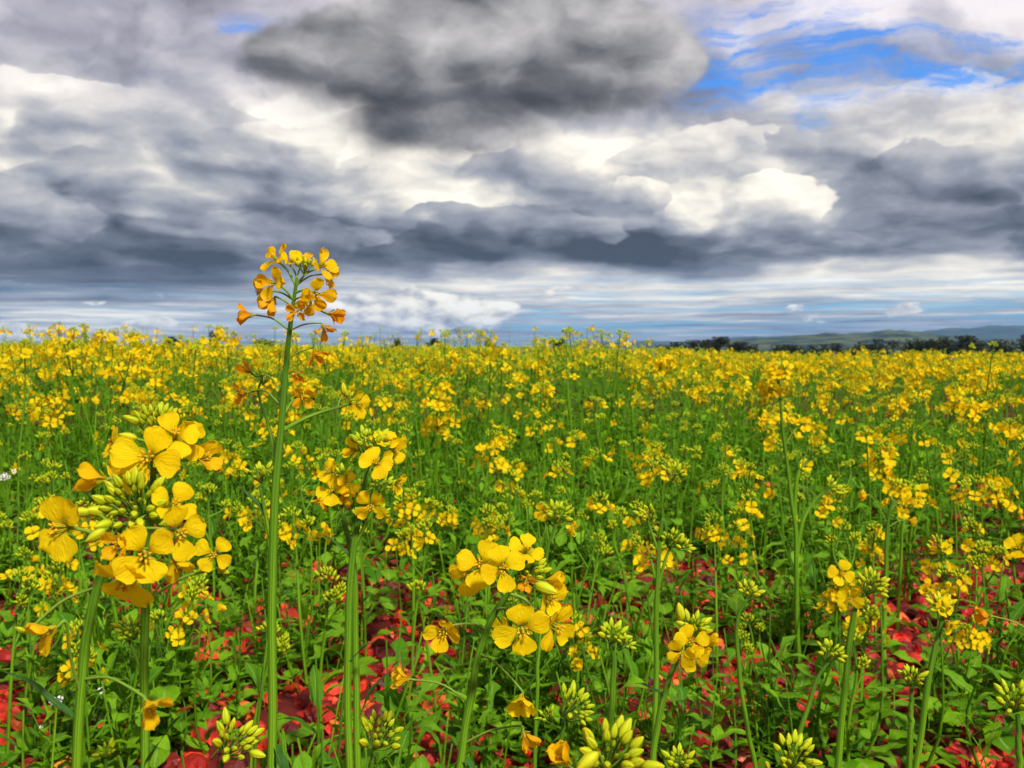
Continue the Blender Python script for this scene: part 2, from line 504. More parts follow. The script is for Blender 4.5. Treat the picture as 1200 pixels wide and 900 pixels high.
def pat(nt):
    a = nt.node('ShaderNodeAttribute', attribute_name='pat')
    s = nt.node('ShaderNodeSeparateXYZ')
    nt.link(a.outputs['Vector'], s.inputs[0])
    return [S(nt, s.outputs[i]) for i in range(3)]

def island(nt):
    return S(nt, nt.node('ShaderNodeNewGeometry').outputs['Random Per Island'])

def pos(nt):
    return nt.node('ShaderNodeNewGeometry').outputs['Position']

def finish(nt, col, rough=0.5, spec=0.3, trans=0.0, tcol=None, bump=None, bump_d=0.001):
    b = nt.node('ShaderNodeBsdfPrincipled')
    nt.put(b.inputs['Base Color'], (*col, 1) if isinstance(col, tuple) else col)
    nt.put(b.inputs['Roughness'], rough)
    b.inputs['Specular IOR Level'].default_value = spec
    if bump is not None:
        bn = nt.node('ShaderNodeBump')
        bn.inputs['Distance'].default_value = bump_d
        bn.inputs['Strength'].default_value = 0.8
        nt.put(bn.inputs['Height'], bump)
        nt.link(bn.outputs[0], b.inputs['Normal'])
    out = nt.node('ShaderNodeOutputMaterial')
    if trans:
        t = nt.node('ShaderNodeBsdfTranslucent')
        nt.put(t.inputs[0], (*tcol, 1) if isinstance(tcol, tuple) else (tcol if tcol is not None else col))
        mx = nt.node('ShaderNodeMixShader')
        mx.inputs[0].default_value = trans
        nt.link(b.outputs[0], mx.inputs[1]); nt.link(t.outputs[0], mx.inputs[2])
        nt.link(mx.outputs[0], out.inputs[0])
    else:
        nt.link(b.outputs[0], out.inputs[0])

def petal_material():
    m, nt = material('canola_petal')
    u, v, tone = pat(nt)
    r = island(nt)
    fresh = nt.mix(r, (0.96, 0.64, 0.002), (0.98, 0.75, 0.004))
    old = nt.mix(r, (0.90, 0.34, 0.006), (0.94, 0.46, 0.010))
    c = nt.mix(nt.step(tone, 0.12, 0.95), fresh, old)
    c = nt.mix(nt.step(v, 0.36, 0.05) * 0.55, c, (0.80, 0.42, 0.012))            # deeper colour in the claw
    across = nt.math('ABSOLUTE', u - 0.5)
    vein = nt.noise(nt.vec(u * 26, v * 2.5, r * 9), 1.0, 2, 0.5)
    c = nt.mix(nt.step(vein, 0.52, 0.72) * 0.16, c, (0.86, 0.48, 0.006))
    c = nt.mix(nt.step(nt.noise(pos(nt), 420, 2, 0.5), 0.66, 0.74) * 0.3, c, (0.66, 0.32, 0.01))
    finish(nt, c, 0.65, 0.10, 0.46, None, vein + nt.noise(nt.vec(u * 5, v * 5, r * 7), 1.0, 3), 0.0006)
    return m

def green_material(name, a, b, trans=0.25, rough=0.48, midrib=None, spots=0.0, spec=0.14, tgain=None):
    m, nt = material(name)
    u, v, tone = pat(nt)
    r = island(nt)
    c = nt.mix(r, a, b)
    n = nt.noise(pos(nt), 90, 3, 0.55)
    c = nt.mix(nt.step(n, 0.42, 0.66) * 0.25, c, tuple(0.62 * x for x in a))
    h = n
    if midrib:
        d = nt.math('ABSOLUTE', u - 0.5)
        c = nt.mix(nt.step(d, 0.055, 0.015) * 0.8, c, midrib)
        side = nt.math('ABSOLUTE', nt.math('SINE', (v - d * 0.55) * 34))
        c = nt.mix(nt.step(side, 0.20, 0.02) * 0.30, c, midrib)
        h = nt.step(d, 0.06, 0.0) * 0.6 + side * 0.4 + n * 0.5
    finish(nt, c, rough, spec, trans, tgain, h, 0.0008)
    return m

def stem_material(name='canola_stem', a=(0.06, 0.18, 0.005), b=(0.18, 0.34, 0.010)):
    m, nt = material(name)
    u, v, tone = pat(nt)
    o = nt.node('ShaderNodeObjectInfo')
    streak = nt.noise(nt.vec(u * 16, v * 3.0, 1.0), 1.0, 3, 0.6)
    c = nt.mix(nt.step(streak, 0.35, 0.68), a, b)
    c = nt.mix(nt.step(v, 0.45, 0.98) * 0.72, c, (0.035, 0.11, 0.006))          # darker towards the top
    c = nt.mix(nt.step(nt.noise(nt.vec(u * 7, v * 2.0, 4.0), 1.0, 2), 0.62, 0.78) * 0.45, c, (0.40, 0.36, 0.085))
    finish(nt, c, 0.5, 0.2, 0.0, None, streak, 0.0006)
    return m

M_PETAL = petal_material()
M_SEPAL = green_material('sepal', (0.32, 0.42, 0.02), (0.50, 0.50, 0.02), 0.3)
M_FILAMENT = green_material('filament', (0.55, 0.50, 0.03), (0.62, 0.55, 0.03), 0.3)
M_ANTHER = green_material('anther', (0.80, 0.42, 0.01), (0.74, 0.34, 0.01), 0.0, 0.8)
M_STEM = stem_material()
M_STEM_SHADED = stem_material('shaded_crop_stem', (0.058, 0.17, 0.002), (0.135, 0.29, 0.003))  # stem green darkened for the crop: shade between plants put into the colour
M_STALK = green_material('flower_stalk', (0.10, 0.22, 0.02), (0.20, 0.32, 0.03), 0.0)
def bud_material():
    m, nt = material('bud')
    u, v, tone = pat(nt)
    r = island(nt)
    c = nt.mix(r, (0.32, 0.48, 0.008), (0.50, 0.58, 0.010))
    c = nt.mix(nt.step(v, 0.5, 1.0) * (tone * 1.2), c, (0.78, 0.62, 0.012))
    c = nt.mix(tone * 0.6, c, (0.66, 0.58, 0.014))
    seam = nt.math('ABSOLUTE', nt.math('SINE', u * 6.283 * 2))
    c = nt.mix(nt.step(seam, 0.22, 0.0) * 0.35, c, (0.16, 0.27, 0.015))
    finish(nt, c, 0.5, 0.16, 0.14, None, seam, 0.0004)
    return m
M_BUD = bud_material()
M_LEAF = green_material('canola_leaf', (0.050, 0.18, 0.002), (0.21, 0.44, 0.005), 0.36, 0.55, (0.26, 0.40, 0.08))
M_LEAF_SHADED = green_material('shaded_crop_leaf', (0.036, 0.14, 0.002), (0.125, 0.31, 0.003), 0.34, 0.6)  # darker copy of the leaf green, painting in the crop's shaded gaps
M_LEAF_UPPER = green_material('upper_leaf', (0.03, 0.12, 0.022), (0.06, 0.18, 0.02), 0.28, 0.45, (0.22, 0.36, 0.08))  # the dark green of the narrow upper leaves
M_POD = green_material('seed_pod', (0.10, 0.22, 0.02), (0.17, 0.30, 0.03), 0.05)

def soil_material():
    m, nt = material('red_soil')
    p = pos(nt)
    n = nt.noise(p, 16, 6, 0.62); n2 = nt.noise(p, 2.2, 3, 0.5)
    c = nt.mix(n, (0.030, 0.005, 0.004), (0.16, 0.018, 0.012))
    c = nt.mix(nt.step(n2, 0.45, 0.7) * 0.5, c, (0.17, 0.03, 0.018))
    sp = nt.node('ShaderNodeSeparateXYZ'); nt.link(p, sp.inputs[0])
    far = nt.step(S(nt, sp.outputs[1]), 9, 22)
    c = nt.mix(far, c, nt.mix(nt.noise(p, 1.1, 4, 0.6), (0.045, 0.11, 0.02), (0.13, 0.17, 0.02)))
    farther = nt.step(S(nt, sp.outputs[1]), 60, 110)
    plains = nt.noise(p, 0.012, 4, 0.5)
    c = nt.mix(farther, c, nt.mix(nt.step(plains, 0.4, 0.62), (0.05, 0.11, 0.035), (0.15, 0.16, 0.06)))
    finish(nt, c, 0.9, 0.15, 0, None, n, 0.02)
    return m
M_SOIL = soil_material()

def clod_material():
    m, nt = material('red_clod')
    r = island(nt)
    c = nt.ramp(r, [(0.0, (0.05, 0.005, 0.004)), (0.3, (0.18, 0.010, 0.006)), (0.6, (0.46, 0.016, 0.009)), (0.85, (0.72, 0.045, 0.014)), (1.0, (0.70, 0.22, 0.03))])
    n = nt.noise(pos(nt), 60, 5, 0.6)
    c = nt.mix(nt.step(n, 0.4, 0.7) * 0.6, c, (0.12, 0.01, 0.01))
    finish(nt, c, 0.55, 0.3, 0, None, n, 0.004)
    return m
M_CLOD = clod_material()

def red_leaf_material():
    m, nt = material('fallen_red_leaf')
    u, v, tone = pat(nt)
    r = island(nt)
    c = nt.ramp(r, [(0.0, (0.16, 0.008, 0.007)), (0.3, (0.46, 0.012, 0.010)), (0.65, (0.74, 0.016, 0.016)), (0.85, (0.74, 0.11, 0.02)), (1.0, (0.66, 0.22, 0.14))])
    d = nt.math('ABSOLUTE', u - 0.5)
    c = nt.mix(nt.step(d, 0.06, 0.0) * 0.5, c, (0.74, 0.22, 0.18))
    finish(nt, c, 0.4, 0.4, 0.22, None, nt.noise(pos(nt), 120, 3), 0.001)
    return m
M_RED = red_leaf_material()
M_BARK = green_material('bark', (0.07, 0.05, 0.035), (0.10, 0.075, 0.05), 0, 0.9)
M_CROWN = green_material('eucalypt_crown', (0.012, 0.018, 0.008), (0.030, 0.034, 0.014), 0.12, 0.6)
M_WHITE = green_material('white_petal', (0.80, 0.79, 0.74), (0.86, 0.84, 0.80), 0.25, 0.6)

def hill_material(name, a, b, sc):
    m, nt = material(name)
    p = pos(nt)
    n = nt.noise(p, sc, 6, 0.6)
    finish(nt, nt.mix(nt.step(n, 0.40, 0.60), a, b), 1.0, 0.0, 0, None)
    return m
M_HILL = hill_material('wooded_hill', (0.018, 0.030, 0.018), (0.10, 0.115, 0.045), 0.010)
M_RANGE = hill_material('far_range', (0.04, 0.06, 0.045), (0.07, 0.09, 0.06), 0.002)
# ------------------------------------------------------------------ the near plants, one by one
def face(r, u, t):
    """a direction given as right, up, towards the camera"""
    return nrm([r, -t, u])

class Plant:
    def __init__(self, label, stem, d, rad, seed, group='canola plants close to the camera', name='canola_plant'):
        """stem = pixel points from the lowest seen to the tip; the stem runs on down to the ground below them"""
        self.rg = np.random.default_rng(seed)
        self.d = d
        pts = [at(x, y, d) for x, y in stem]
        px0 = d / F_PX
        low = pts[0]
        z0 = low[2]
        lean = (pts[0] - pts[1]) / max(1e-3, np.linalg.norm(pts[0] - pts[1]))
        base = low + np.array([lean[0] * 0.25 * z0, 0.0, -z0])
        mid = low * 0.5 + base * 0.5 + np.array([lean[0] * 0.04, 0, 0])
        self.base = base
        self.root = empty(name, base)
        tag(self.root, label, 'plant', group)
        pre = pts[0] + (pts[0] - pts[1]) * 0.7
        if pre[2] > 0.02:
            t_ = np.linspace(0, 1, 20, endpoint=False)[:, None]
            self.path = np.vstack([base + (pre - base) * t_ + (mid - (base + low) * .5) * 4 * t_ * (1 - t_), spline([pre] + pts, 50)])
        else:
            self.path = spline([base] + pts, 70)
        wob = np.linspace(0, 1, 70)
        self.path[:, 0] += 0.8 * px0 * (np.sin(wob * 17 + seed) + .5 * np.sin(wob * 41 + seed * 2)) * np.sin(wob * 3.14)
        px = d / F_PX
        mb = MB()
        tube(mb, self.path - base, [rad[0] * px * 0.84, rad[0] * px * .82, rad[0] * px * .74, rad[1] * px * .78], 12, 0, 0.04)
        self.put('stem', mb, M_STEM)
        for k in range(5):                                  # leaves of the lower stem, near the ground
            h = self.rg.uniform(0.02, 0.6) * z0
            q = self.path[int(np.argmin(np.abs(self.path[:, 2] - h)))]
            a = self.rg.uniform(0, 6.28)
            lm = MB()
            leaf(lm, self.rg, q - base, [math.cos(a), math.sin(a), self.rg.uniform(0.2, 0.7)], self.rg.uniform(0.07, 0.11), self.rg.uniform(0.03, 0.045), 16, 5, 1.0, lobes=4)
            self.put('leaf', lm, M_LEAF)
    def put(self, name, mb, mats, parent=None):
        return mb.build(name, mats, parent or self.root)
    def P(self, x, y, dd=0.0):
        return at(x, y, self.d + dd) - self.base
    def near(self, x, y):
        """the stem point seen nearest to this pixel"""
        q = at(x, y, self.d)
        k = int(np.argmin(np.linalg.norm(self.path - q, axis=1)))
        return self.path[k] - self.base
    def flower(self, x, y, D, f, openness=1.0, age=0.0, dd=0.0, frm=None, stalk=True, heart_=True):
        p = self.P(x, y, dd)
        if self.d == 0.60 and age > 0.2: age = min(1, age + 0.18)
        D = D * (0.86 if D > 40 or 0.59 < self.d < 0.8 else 0.96) * self.d / F_PX
        ax = face(*f)
        M = frame(ax, self.rg.uniform(0, 6.28))
        c = p - ax * D * (0.30 if openness > 0.6 else 0.45)          # where stalk meets flower
        mb = MB(); mb.add(petals(self.rg, D, openness, 2, age), M, c)
        fl = self.put('flower', mb, M_PETAL)
        if heart_:
            hb = MB(); hb.add(heart(self.rg, D, 2), M, c)
            self.put('flower_centre', hb, [M_SEPAL, M_FILAMENT, M_ANTHER], fl)
        if stalk:
            a = self.near(*frm) if frm else self.near(x + (347 - x) * 0.0, y + 18)
            L = np.linalg.norm(c - a)
            up = np.array([0, 0, 0.22 * L])
            sb = MB()
            tube(sb, spline([a, a * 0.55 + c * 0.45 + up * 0.55, c - ax * L * 0.10, c], 14), [D * 0.040, D * 0.032, D * 0.045], 6)
            self.put('flower_stalk', sb, M_STALK, fl)
        return fl
    def dome(self, x, y, Rp, f, n=26, bl=24, dd=0.0, tone=0.25, tipflower=0):
        """rounded head of buds: bl = length of the outer buds in pixels"""
        rg, px = self.rg, self.d / F_PX
        c = self.P(x, y, dd)
        ax = face(*f); M = frame(ax, rg.uniform(0, 6.28))
        Rw = Rp * px
        st = MB(); big = []
        root = c - ax * Rw * 0.95
        for i in range(n):
            q = math.sqrt((i + 0.5) / n)
            a = i * 2.39996 + rg.uniform(-0.2, 0.2)
            rad = M[:, 0] * math.cos(a) + M[:, 1] * math.sin(a)
            lean = q * rg.uniform(0.6, 1.25)
            dr = nrm(ax * math.cos(lean) + rad * math.sin(lean))
            b = c + rad * Rw * 0.64 * q * rg.uniform(0.85, 1.15) + ax * Rw * (0.30 * (1 - q * q) - 0.18 + rg.uniform(-0.08, 0.08))
            L = bl * px * (0.28 + 0.70 * q ** 1.3) * rg.uniform(0.72, 1.18)
            tube(st, spline([root, root * 0.5 + b * 0.5 + rad * Rw * 0.10 * q, b], 7), [0.030 * L + 0.0002, 0.03 * L + 0.0002], 5)
            if q > 0.45:
                big.append((b, dr, L, min(1.0, tone * (0.4 + q * 1.2) * rg.uniform(0.5, 1.4))))
            else:
                bud(st, b, dr, L, 1, 1, tone * 0.3)
        o = self.put('bud_cluster', st, [M_STALK, M_BUD])
        for b, dr, L, t in big:
            m = MB(); bud(m, b, dr, L, 2, 0, t)
            self.put('bud', m, M_BUD, o)
        return o
    def bigbud(self, x, y, L, f, tone=0.6, dd=0.0, frm=None):
        p = self.P(x, y, dd); ax = face(*f); L = L * self.d / F_PX
        m = MB(); bud(m, p - ax * L * 0.5, ax, L, 2, 0, tone)
        o = self.put('bud', m, M_BUD)
        if frm:
            a = self.near(*frm); sb = MB(); b = p - ax * L * 0.5
            tube(sb, spline([a, a * 0.5 + b * 0.5 + [0, 0, 0.003], b], 8), 0.0006, 5)
            self.put('bud_stalk', sb, M_STALK, o)
    def branch(self, pts, rad):
        mb = MB(); px = self.d / F_PX
        P = [self.near(*pts[0])] + [self.P(*p) for p in pts[1:]]
        path = spline(P, 24)
        tube(mb, path, [rad[0] * px, rad[1] * px], 8)
        self.path = np.vstack([self.path, path + self.base])
        return self.put('branch', mb, M_STEM)
    def leaf(self, a, b, W, droop=0.5, up=None, lobes=0, dd=0.0):
        """a narrow upper leaf from pixel a to pixel b"""
        p, q = self.near(*a), self.P(b[0], b[1], dd)
        mb = MB(); px = self.d / F_PX
        v = q - p
        leaf(mb, self.rg, p, nrm(v) + np.array([0, 0, droop * 0.45]), np.linalg.norm(v) * 1.08, W * px, 17, 7, droop, lobes, up=up, tooth=0.04)
        self.put('leaf', mb, M_LEAF_UPPER)

# left edge, nearest of all
A = Plant('large near canola head at left, open yellow flowers ringing a dome of fat buds',
          [(90, 905), (95, 800), (106, 725), (122, 662), (146, 612)], 0.37, (7.6, 5.0), 11)
A.dome(152, 588, 46, (0.0, 0.60, 0.80), 34, 27, tone=0.35)
A.flower(63, 618, 80, (-0.35, 0.18, 0.9), 0.95, 0.05, -0.01, (130, 640))
A.flower(98, 560, 66, (-1.0, 0.12, 0.25), 0.22, 0.40, 0.01, (135, 625))
A.flower(131, 640, 46, (-0.35, 0.0, 0.95), 0.50, 0.55, -0.035, (128, 648))
A.flower(170, 652, 72, (0.35, 0.05, 0.95), 0.90, 0.10, -0.035, (132, 640))
A.flower(144, 688, 76, (-0.1, -0.62, 0.75), 0.85, 0.15, -0.03, (126, 655))
A.flower(206, 590, 62, (0.55, 0.45, 0.65), 0.75, 0.10, 0.0, (136, 630))
A.flower(213, 625, 68, (0.65, 0.0, 0.75), 0.85, 0.12, -0.012, (133, 636))
A.flower(212, 672, 52, (0.55, -0.75, 0.35), 0.40, 0.30, -0.01, (126, 655))
A.flower(40, 750, 66, (-0.72, -0.38, 0.55), 0.42, 0.45, -0.02, (88, 815))
A.flower(182, 838, 58, (0.62, -0.45, 0.50), 0.36, 0.45, -0.02, (96, 795))
A.bigbud(94, 600, 24, (-0.9, 0.1, 0.3), 0.8, -0.005, (134, 630))
A.bigbud(112, 628, 25, (-0.75, -0.5, 0.3), 0.75, -0.02, (130, 640))
A.bigbud(24, 738, 14, (-0.8, 0.5, 0.3), 0.2, -0.01, (112, 690))
A.leaf((92, 850), (8, 782), 15, 0.4)

B = Plant('near canola plant at left rising just behind the dome of fat buds',
          [(170, 905), (169, 800), (172, 690), (177, 600), (182, 512)], 0.415, (6.6, 4.0), 12)
B.dome(180, 489, 30, (0.0, 0.93, 0.35), 26, 20, tone=0.25)
B.flower(171, 535, 80, (0.10, 0.20, 0.95), 1.0, 0.08, -0.03, (180, 560))
B.flower(143, 552, 62, (-0.45, 0.0, 0.85), 0.9, 0.22, -0.015, (178, 575))
B.flower(130, 518, 54, (-0.9, 0.25, 0.35), 0.75, 0.15, 0.0, (180, 550))
B.flower(206, 506, 62, (0.35, 0.55, 0.75), 0.9, 0.0, -0.015, (181, 540))
B.flower(222, 518, 56, (0.65, -0.10, 0.75), 0.9, 0.05, -0.008, (181, 548))
B.flower(248, 532, 54, (0.75, 0.30, 0.45), 0.28, 0.40, 0.0, (177, 556))
B.flower(250, 650, 46, (0.20, 0.15, 0.97), 1.0, 0.0, -0.01, (174, 705))
B.bigbud(262, 669, 16, (0.9, -0.25, 0.3), 0.9, -0.005, (174, 705))
B.bigbud(150, 512, 22, (-0.9, 0.25, 0.2), 0.85, -0.005, (181, 540))
B.branch([(171, 800), (162, 776), (150, 748)], (3.5, 2.0))
B.dome(150, 735, 22, (-0.2, 0.8, 0.5), 20, 14, tone=0.08)
B.leaf((169, 905), (208, 830), 19, 0.5)
B.leaf((169, 900), (130, 915), 18, 0.7)

C = Plant('tallest canola plant, its ageing orange flowers standing alone against the clouds',
          [(318, 905), (319, 760), (321, 620), (328, 510), (338, 400), (348, 326)], 0.60, (6.8, 2.3), 13)
C.dome(357, 310, 13, (0.1, 0.95, 0.25), 12, 12, tone=0.55)
for a in (
    (319, 300, 44, (-0.55, 0.55, 0.6), 0.85, 0.35, 0.0, (346, 336)), 
    (342, 300, 34, (0.25, 0.65, 0.6), 0.6, 0.15, -0.005, (347, 330)), (357, 297, 32, (0.2, 0.85, 0.35), 0.6, 0.3, 0.01, (348, 328)),
    (381, 309, 46, (0.80, 0.35, 0.45), 0.9, 0.25, 0.0, (347, 332)), (388, 324, 36, (0.85, -0.2, 0.35), 0.7, 0.4, 0.012, (346, 338)),
    (316, 331, 44, (-0.30, 0.05, 0.9), 0.95, 0.3, -0.01, (343, 352)), (302, 343, 40, (-0.75, -0.15, 0.55), 0.9, 0.35, 0.0, (343, 352)),
    (313, 362, 40, (-0.45, -0.75, 0.3), 0.35, 0.55, -0.005, (341, 362)), (346, 367, 32, (0.0, -0.25, 0.95), 0.6, 1.0, -0.03, (342, 372)),
    (374, 346, 46, (0.5, -0.25, 0.75), 0.8, 0.35, -0.01, (345, 344)),
    (364, 357, 36, (0.1, -0.5, 0.8), 0.8, 0.4, -0.015, (344, 350)),
    (398, 371, 38, (0.93, -0.22, 0.3), 0.16, 0.75, 0.0, (342, 362)), (282, 369, 38, (-0.95, 0.02, 0.3), 0.16, 0.9, 0.0, (338, 385)),
    (383, 391, 34, (0.45, -0.65, 0.45), 0.55, 0.95, -0.005, (339, 390)), (373, 421, 34, (0.45, -0.75, 0.4), 0.4, 0.95, -0.005, (336, 421)),
    (350, 443, 26, (0.3, -0.5, 0.7), 0.4, 0.9, 0.01, (334, 455)), (356, 466, 40, (0.4, -0.45, 0.75), 0.7, 0.4, 0.01, (330, 495))):
    C.flower(*a)
C.branch([(328, 512), (365, 487, 0.01), (412, 473, 0.02)], (2.6, 1.6))
C.dome(410, 468, 9, (0.7, 0.6, 0.3), 8, 10, 0.02, 0.2)
C.flower(424, 474, 40, (0.85, -0.05, 0.5), 0.75, 0.05, 0.02, (405, 476))
C.bigbud(403, 456, 17, (-0.1, 0.95, 0.2), 1.0, 0.02, (403, 476))
C.branch([(325, 545), (315, 500, 0.02), (303, 462, 0.03), (306, 446, 0.03)], (2.4, 1.2))
C.dome(310, 437, 16, (0.2, 0.9, 0.2), 14, 9, 0.03, 0.3)
C.flower(284, 430, 34, (-0.6, 0.5, 0.5), 0.3, 0.9, 0.03, (303, 464))
C.flower(276, 464, 40, (-0.7, -0.2, 0.6), 0.5, 0.85, 0.03, (308, 475))
C.branch([(319, 645), (313, 612), (305, 572)], (3.0, 1.8))
C.dome(303, 553, 16, (-0.1, 0.9, 0.4), 12, 13, 0, 0.15)
C.leaf((318, 605), (281, 566), 13, 0.3)
C.leaf((318, 880), (336, 915), 26, 0.9)

Dp = Plant('stout canola stem right of the tallest plant, crowned by bright yellow flowers and pale buds',
           [(409, 905), (408, 770), (412, 655), (424, 590), (432, 540)], 0.72, (5.8, 3.0), 14)
Dp.dome(432, 516, 26, (0.1, 0.9, 0.4), 26, 15, tone=0.2)
for a in ((408, 526, 36, (-0.7, 0.2, 0.6), 0.6, 0.3), (441, 541, 40, (0.1, 0.35, 0.93), 1.0, 0.05, -0.03), (453, 513, 34, (0.3, 0.6, 0.6), 0.9, 0.05),
          (466, 528, 38, (0.65, -0.1, 0.7), 0.9, 0.2), (472, 569, 36, (0.85, -0.25, 0.4), 0.6, 0.25, 0.0, (427, 582)),
          (434, 595, 44, (-0.05, -0.2, 0.95), 0.95, 0.3, -0.02, (424, 600))):
    Dp.flower(*(a if len(a) > 7 else a + ((0.0,) if len(a) == 6 else ()) + ((430, 556),)))
Dp.branch([(416, 640), (436, 600), (446, 574)], (2.4, 1.6))
Dp.dome(448, 566, 15, (0.3, 0.8, 0.4), 14, 12, 0, 0.1)
Dp.dome(448, 600, 11, (0.5, 0.6, 0.4), 10, 9, -0.01, 0.1)
Dp.leaf((411, 655), (382, 622), 10, 0.8)
Dp.leaf((409, 780), (440, 748), 14, 0.3)

E = Plant('slimmer canola stem twinned with the stout one, its loose yellow flowers on the left',
          [(420, 905), (417, 770), (413, 660), (402, 605), (398, 572)], 0.75, (5.4, 2.6), 15)
E.dome(400, 556, 14, (-0.2, 0.9, 0.4), 14, 11, tone=0.2)
for a in ((383, 551, 34, (-0.5, 0.4, 0.7), 0.8, 0.1), (388, 574, 40, (-0.05, 0.35, 0.93), 1.0, 0.05), (409, 567, 32, (0.5, 0.1, 0.8), 0.8, 0.2),
          (406, 586, 30, (0.3, -0.6, 0.7), 0.6, 0.45), (373, 592, 28, (-0.5, -0.7, 0.4), 0.4, 0.6), (381, 627, 28, (-0.8, 0.0, 0.5), 0.6, 0.15)):
    E.flower(*a, -0.01, (402, 605))
E.leaf((415, 720), (442, 690), 10, 0.3)
E.leaf((417, 850), (452, 775), 16, 0.5)

Fp = Plant('near canola plant leaning right at bottom centre, three flowers nodding on long stalks',
           [(539, 905), (547, 840), (559, 775), (578, 722), (604, 684)], 0.50, (6.2, 4.0), 16)
Fp.dome(622, 664, 24, (0.45, 0.75, 0.45), 22, 17, tone=0.35)
for a in ((562, 660, 62, (-0.2, 0.35, 0.9), 0.95, 0.05, -0.02, (600, 690)), (545, 677, 52, (-0.45, -0.25, 0.85), 0.85, 0.25, -0.005, (594, 700)),
          (590, 666, 54, (0.25, 0.15, 0.95), 1.0, 0.0, -0.03, (602, 688)), (618, 641, 48, (0.15, 0.70, 0.6), 0.7, 0.05, -0.005, (606, 680)),
          (617, 684, 26, (0.0, -0.1, 0.95), 0.35, 0.8, -0.03, (604, 686)), (655, 680, 44, (0.97, 0.15, 0.2), 0.10, 0.3, 0.0, (606, 682)),
          (648, 702, 52, (0.6, -0.25, 0.7), 0.7, 0.15, -0.005, (602, 688)), (613, 741, 66, (0.05, -0.05, 1.0), 1.0, 0.05, -0.035, (584, 714)),
          (656, 737, 64, (0.7, -0.2, 0.65), 0.8, 0.2, -0.01, (596, 696)), (585, 737, 36, (-0.55, 0.0, 0.6), 0.7, 0.1, 0.01, (590, 705)),
          (518, 746, 52, (-0.1, -0.15, 0.97), 0.48, 0.35, -0.02, (571, 737)), (463, 794, 44, (-0.90, 0.25, 0.4), 0.24, 0.45, -0.005, (548, 826)),
          (611, 831, 46, (0.0, -0.55, 0.75), 0.55, 0.15, -0.02, (563, 768)), (622, 873, 44, (0.45, -0.65, 0.4), 0.25, 0.6, -0.01, (545, 872))):
    Fp.flower(*a)
Fp.bigbud(640, 690, 30, (0.8, -0.25, 0.3), 0.6, -0.01, (604, 684))
Fp.leaf((541, 890), (575, 925), 22, 0.6)

Gp = Plant('small canola plant right of bottom centre, flowers drooping under upright yellow buds',
           [(764, 905), (768, 860), (779, 815), (791, 778), (806, 748)], 0.70, (5.0, 3.0), 17)
Gp.dome(815, 732, 17, (0.2, 0.9, 0.4), 18, 15, tone=0.4)
for a in ((811, 752, 42, (-0.1, 0.2, 0.95), 0.95, 0.0, -0.02), (798, 769, 38, (-0.35, -0.25, 0.9), 0.95, 0.05, -0.03), (815, 774, 36, (0.2, -0.3, 0.9), 0.9, 0.1, -0.02),
          (833, 763, 34, (0.6, -0.5, 0.6), 0.6, 0.3, -0.01), (839, 749, 32, (0.95, 0.1, 0.3), 0.12, 0.3, 0.0)):
    Gp.flower(*a, (803, 754))
Gp.bigbud(797, 717, 24, (-0.2, 0.95, 0.2), 0.9, 0.0, (804, 750))
Gp.leaf((779, 815), (748, 800), 12, 0.4)

def bud_plant(label, x, y, d, Rp, f, n, bl, seed, tone=0.2, stem=None, rad=(5.0, 3.2), second=None):
    s = stem or [(x - f[0] * Rp * 1.3, y + Rp * 2.9), (x - f[0] * Rp * 1.15, y + Rp * 1.8), (x - f[0] * Rp * 0.5, y + Rp * 0.6)]
    s = s[:-1] + [(x - f[0] * Rp * .92, y + f[1] * Rp * .92)]
    p = Plant(label, s, d, rad, seed)
    p.dome(x, y, Rp, f, n, bl, tone=tone)
    if second: p.dome(*second)
    return p

H = bud_plant('nearest bud head, big plump yellow-green buds at the bottom edge just right of centre', 716, 884, 0.36, 50, (0.1, 0.75, 0.65), 26, 34, 21, 0.45, rad=(7, 5))
H.flower(655, 880, 60, (-0.5, 0.8, 0.3), 0.06, 0.5, -0.01, (706, 930))
H.bigbud(688, 893, 34, (-0.75, -0.5, 0.3), 1.0, -0.01, (706, 930))
bud_plant('green bud head leaning right above the nearest bud head at the bottom edge', 676, 826, 0.52, 30, (0.55, 0.7, 0.45), 30, 17, 22, 0.15,
          second=(640, 838, 13, (-0.4, 0.8, 0.3), 14, 9, 0.0, 0.05), rad=(4.2, 3))
bud_plant('bud head with slim yellowing buds at the bottom edge, left of the leaning near plant', 447, 858, 0.52, 32, (0.35, 0.85, 0.4), 24, 19, 23, 0.35, rad=(4.5, 3))
bud_plant("bud head at the bottom edge beside the base of the tallest plant's stem", 276, 866, 0.45, 34, (0.5, 0.75, 0.4), 24, 23, 24, 0.35, rad=(5, 3.4))
bud_plant('little bud head at the bottom edge, right of the nearest bud head', 796, 890, 0.50, 17, (0.0, 0.9, 0.4), 16, 17, 25, 0.2)
h = bud_plant('wide bud head with one opening bud at the bottom edge, right of centre', 932, 884, 0.50, 30, (0.1, 0.85, 0.5), 28, 19, 26, 0.35)
h.bigbud(899, 897, 14, (-0.3, 0.8, 0.4), 1.0, -0.01, (930, 925))
bud_plant('small green bud head at the bottom edge between the two near left stems', 124, 880, 0.55, 12, (0.0, 0.9, 0.4), 12, 12, 27, 0.15, rad=(3.2, 2.2))
bud_plant('green bud head standing in front of the red soil, right of the nodding yellow flower', 719, 742, 0.80, 18, (0.2, 0.9, 0.4), 22, 14, 28, 0.15,
          stem=[(712, 905), (716, 830), (720, 775), (719, 755)], second=(735, 755, 11, (0.7, 0.6, 0.4), 10, 10, 0.0, 0.15), rad=(5.0, 3.2))
q = bud_plant('bud head with a small yellow flower on one side, amid the low green', 655, 600, 1.05, 19, (0.25, 0.85, 0.4), 22, 13, 29, 0.15,
          stem=[(632, 760), (636, 690), (643, 640), (651, 615)], rad=(2.8, 2.0))
